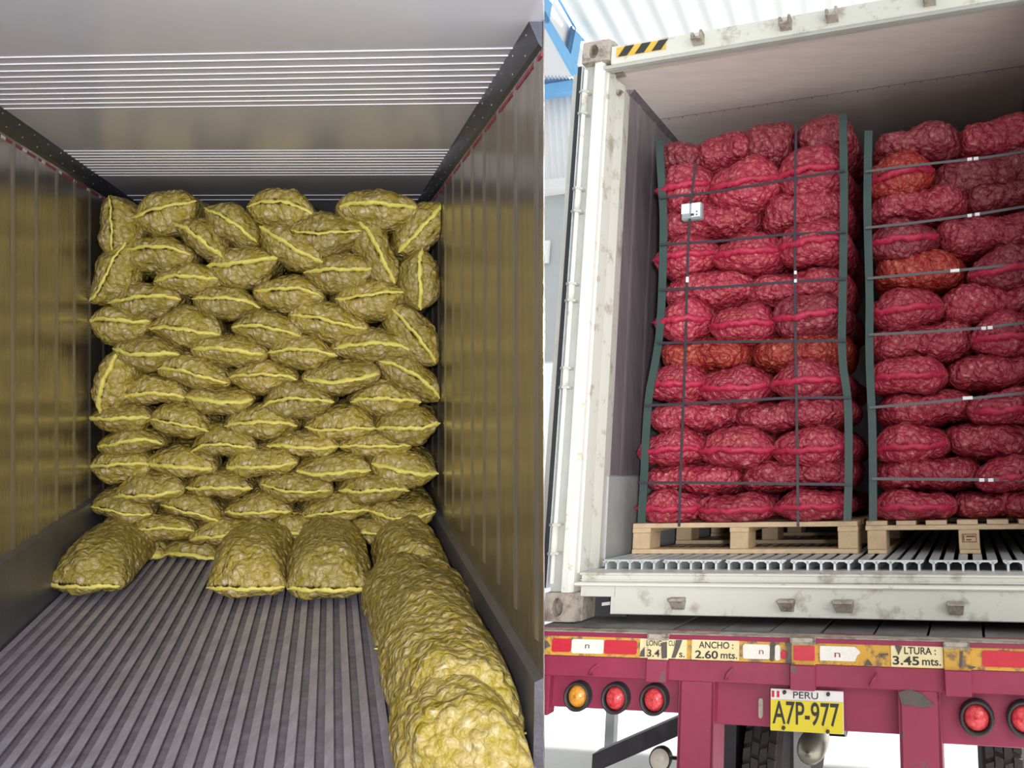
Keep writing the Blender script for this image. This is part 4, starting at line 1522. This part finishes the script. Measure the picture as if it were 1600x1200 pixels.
# corrugated roof rising away from the dock
def sheet(b, P00, du, dv, nw, nl, amp, n_, waves):
    """corrugated sheet: waves across du, straight along dv, thickness along n_"""
    P00, du, dv, n_ = map(lambda q: np.array(q, float), (P00, du, dv, n_))
    vs, fs = [], []
    for t in (0, .006):
        for i in range(nw + 1):
            for j in range(nl + 1):
                u = i / nw
                vs.append(P00 + du * u + dv * (j / nl) + n_ * (amp * math.sin(2 * math.pi * waves * u) + t))
    m = (nw + 1) * (nl + 1)
    for i in range(nw):
        for j in range(nl):
            a = i * (nl + 1) + j
            fs.append((a, a + nl + 1, a + nl + 2, a + 1))
            fs.append((m + a, m + a + 1, m + a + nl + 2, m + a + nl + 1))
    b.add(vs, fs)


# local directions in the shed: roof ribs run along RD
def dirR(u, v):
    r = np.array([(u - 1360) / 858, -(v - 615) / 858, 1.0])
    d = RMI @ r
    return d / np.linalg.norm(d)


RD = dirR(1385, 850)
P0 = R_at(916, 68, 1, 4.0)                    # a point of the roof's left edge
x0s = float(P0[0])
b = MB(FR)
sheet(b, P0 - RD * 4.5, (9.0, 0, 0), RD * 14.0, 400, 1, .04, (0, 0, 1), 26)
structure(b.build('shed_roof', 'roof'))


def side_poly(b, pts, x, th=-.04):
    q = [R_at(u, v, 0, x) for u, v in pts]
    b.prism(q, [p + np.array([th, 0, 0]) for p in q])


tb = empty('roof_truss', FR([P0])[0], 'sky-blue steel truss along the left edge of the white roof', 'truss')
for nm, m, pts in (('top_chord', 'blue', [(871, -8), (874, -8), (917, 64), (912, 64)]),
                   ('bottom_chord', 'blue', [(836, 8), (846, 8), (908, 112), (903, 124), (896, 116)]),
                   ('web_post', 'blue', [(851, -10), (866, -10), (858, 36), (849, 36)]),
                   ('web_post', 'blue', [(900, 45), (909, 58), (902, 100), (892, 86)]),
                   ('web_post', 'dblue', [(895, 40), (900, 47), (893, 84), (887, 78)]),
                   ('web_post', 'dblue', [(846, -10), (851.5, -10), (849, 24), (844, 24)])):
    b = MB(FR); side_poly(b, pts, x0s + (.01 if m == 'blue' else .0)); b.build(nm, m, tb)
b = MB(FR); side_poly(b, [(836, -20), (868, -20), (914, 66), (903, 112), (836, 0)], x0s - .08)
structure(b.build('wall_side', 'sheet'))
# lean-to sheet below the truss, gutter beams and the pale wall under them
Yw = 4.6
a0 = R_at(835, 20, 1, Yw); a1 = R_at(912, 119, 1, Yw)
b = MB(FR)
q = [R_at(u, v, 1, Yw) for u, v in ((836, 14), (846, 32), (896, 118))]
n_ = 40
lo = [R_at(836 + 60 * k / n_, 119 + 2.2 * math.sin(k * 1.7), 1, Yw) for k in range(n_ + 1)]
b.prism(q[:1] + lo + [q[1]], [p + np.array([0, .05, 0]) for p in q[:1] + lo + [q[1]]])
structure(b.build('wall_upper', 'sheet'))
def wide(u0, v0, u1, v1, y, th, nm, m):
    A, B = R_at(u0, v0, 1, y), R_at(u1, v1, 1, y)
    b = MB(FR); b.box(A[0], B[0], y, y + th, B[2], A[2]); return b.build(nm, m)


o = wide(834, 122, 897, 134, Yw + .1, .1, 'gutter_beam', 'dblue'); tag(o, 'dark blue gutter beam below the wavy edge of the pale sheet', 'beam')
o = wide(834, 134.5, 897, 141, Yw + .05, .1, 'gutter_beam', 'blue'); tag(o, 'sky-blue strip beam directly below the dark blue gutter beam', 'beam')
c0 = R_at(830, 141, 1, Yw + .3); c1 = R_at(905, 284, 1, Yw + .3)
b = MB(FR)
sheet(b, (c0[0], Yw + .3, c0[2]), (c1[0] - c0[0], 0, 0), (.25, 0, c1[2] - c0[2]), 100, 1, .012, (0, 1, 0), 9)
structure(b.build('wall_far', 'sheet'))
structure(wide(830, 284, 900, 289, Yw + .2, .2, 'trim_6', 'sheet'))
structure(wide(830, 289, 900, 562, Yw + .5, .1, 'wall_low', 'greywall'))
structure(wide(832, 378, 855, 410, Yw + .44, .04, 'window_1', 'clip'))

# steel columns of the shed seen below the trailer
for u0, u1, dpt, lab in ((944, 958, 1.6, 'grey steel column seen below the trailer near its left lamps'),
                         (976, 996, 4.0, 'pale steel column farther off below the trailer')):
    xa, xb = rx(u0, 1160, dpt), rx(u1, 1160, dpt)
    b = MB(FR); b.box(xa, xb, dpt, dpt + .05, ZG, -.1, .002)
    o = b.build('steel_column', 'greywall'); tag(o, lab, 'column')
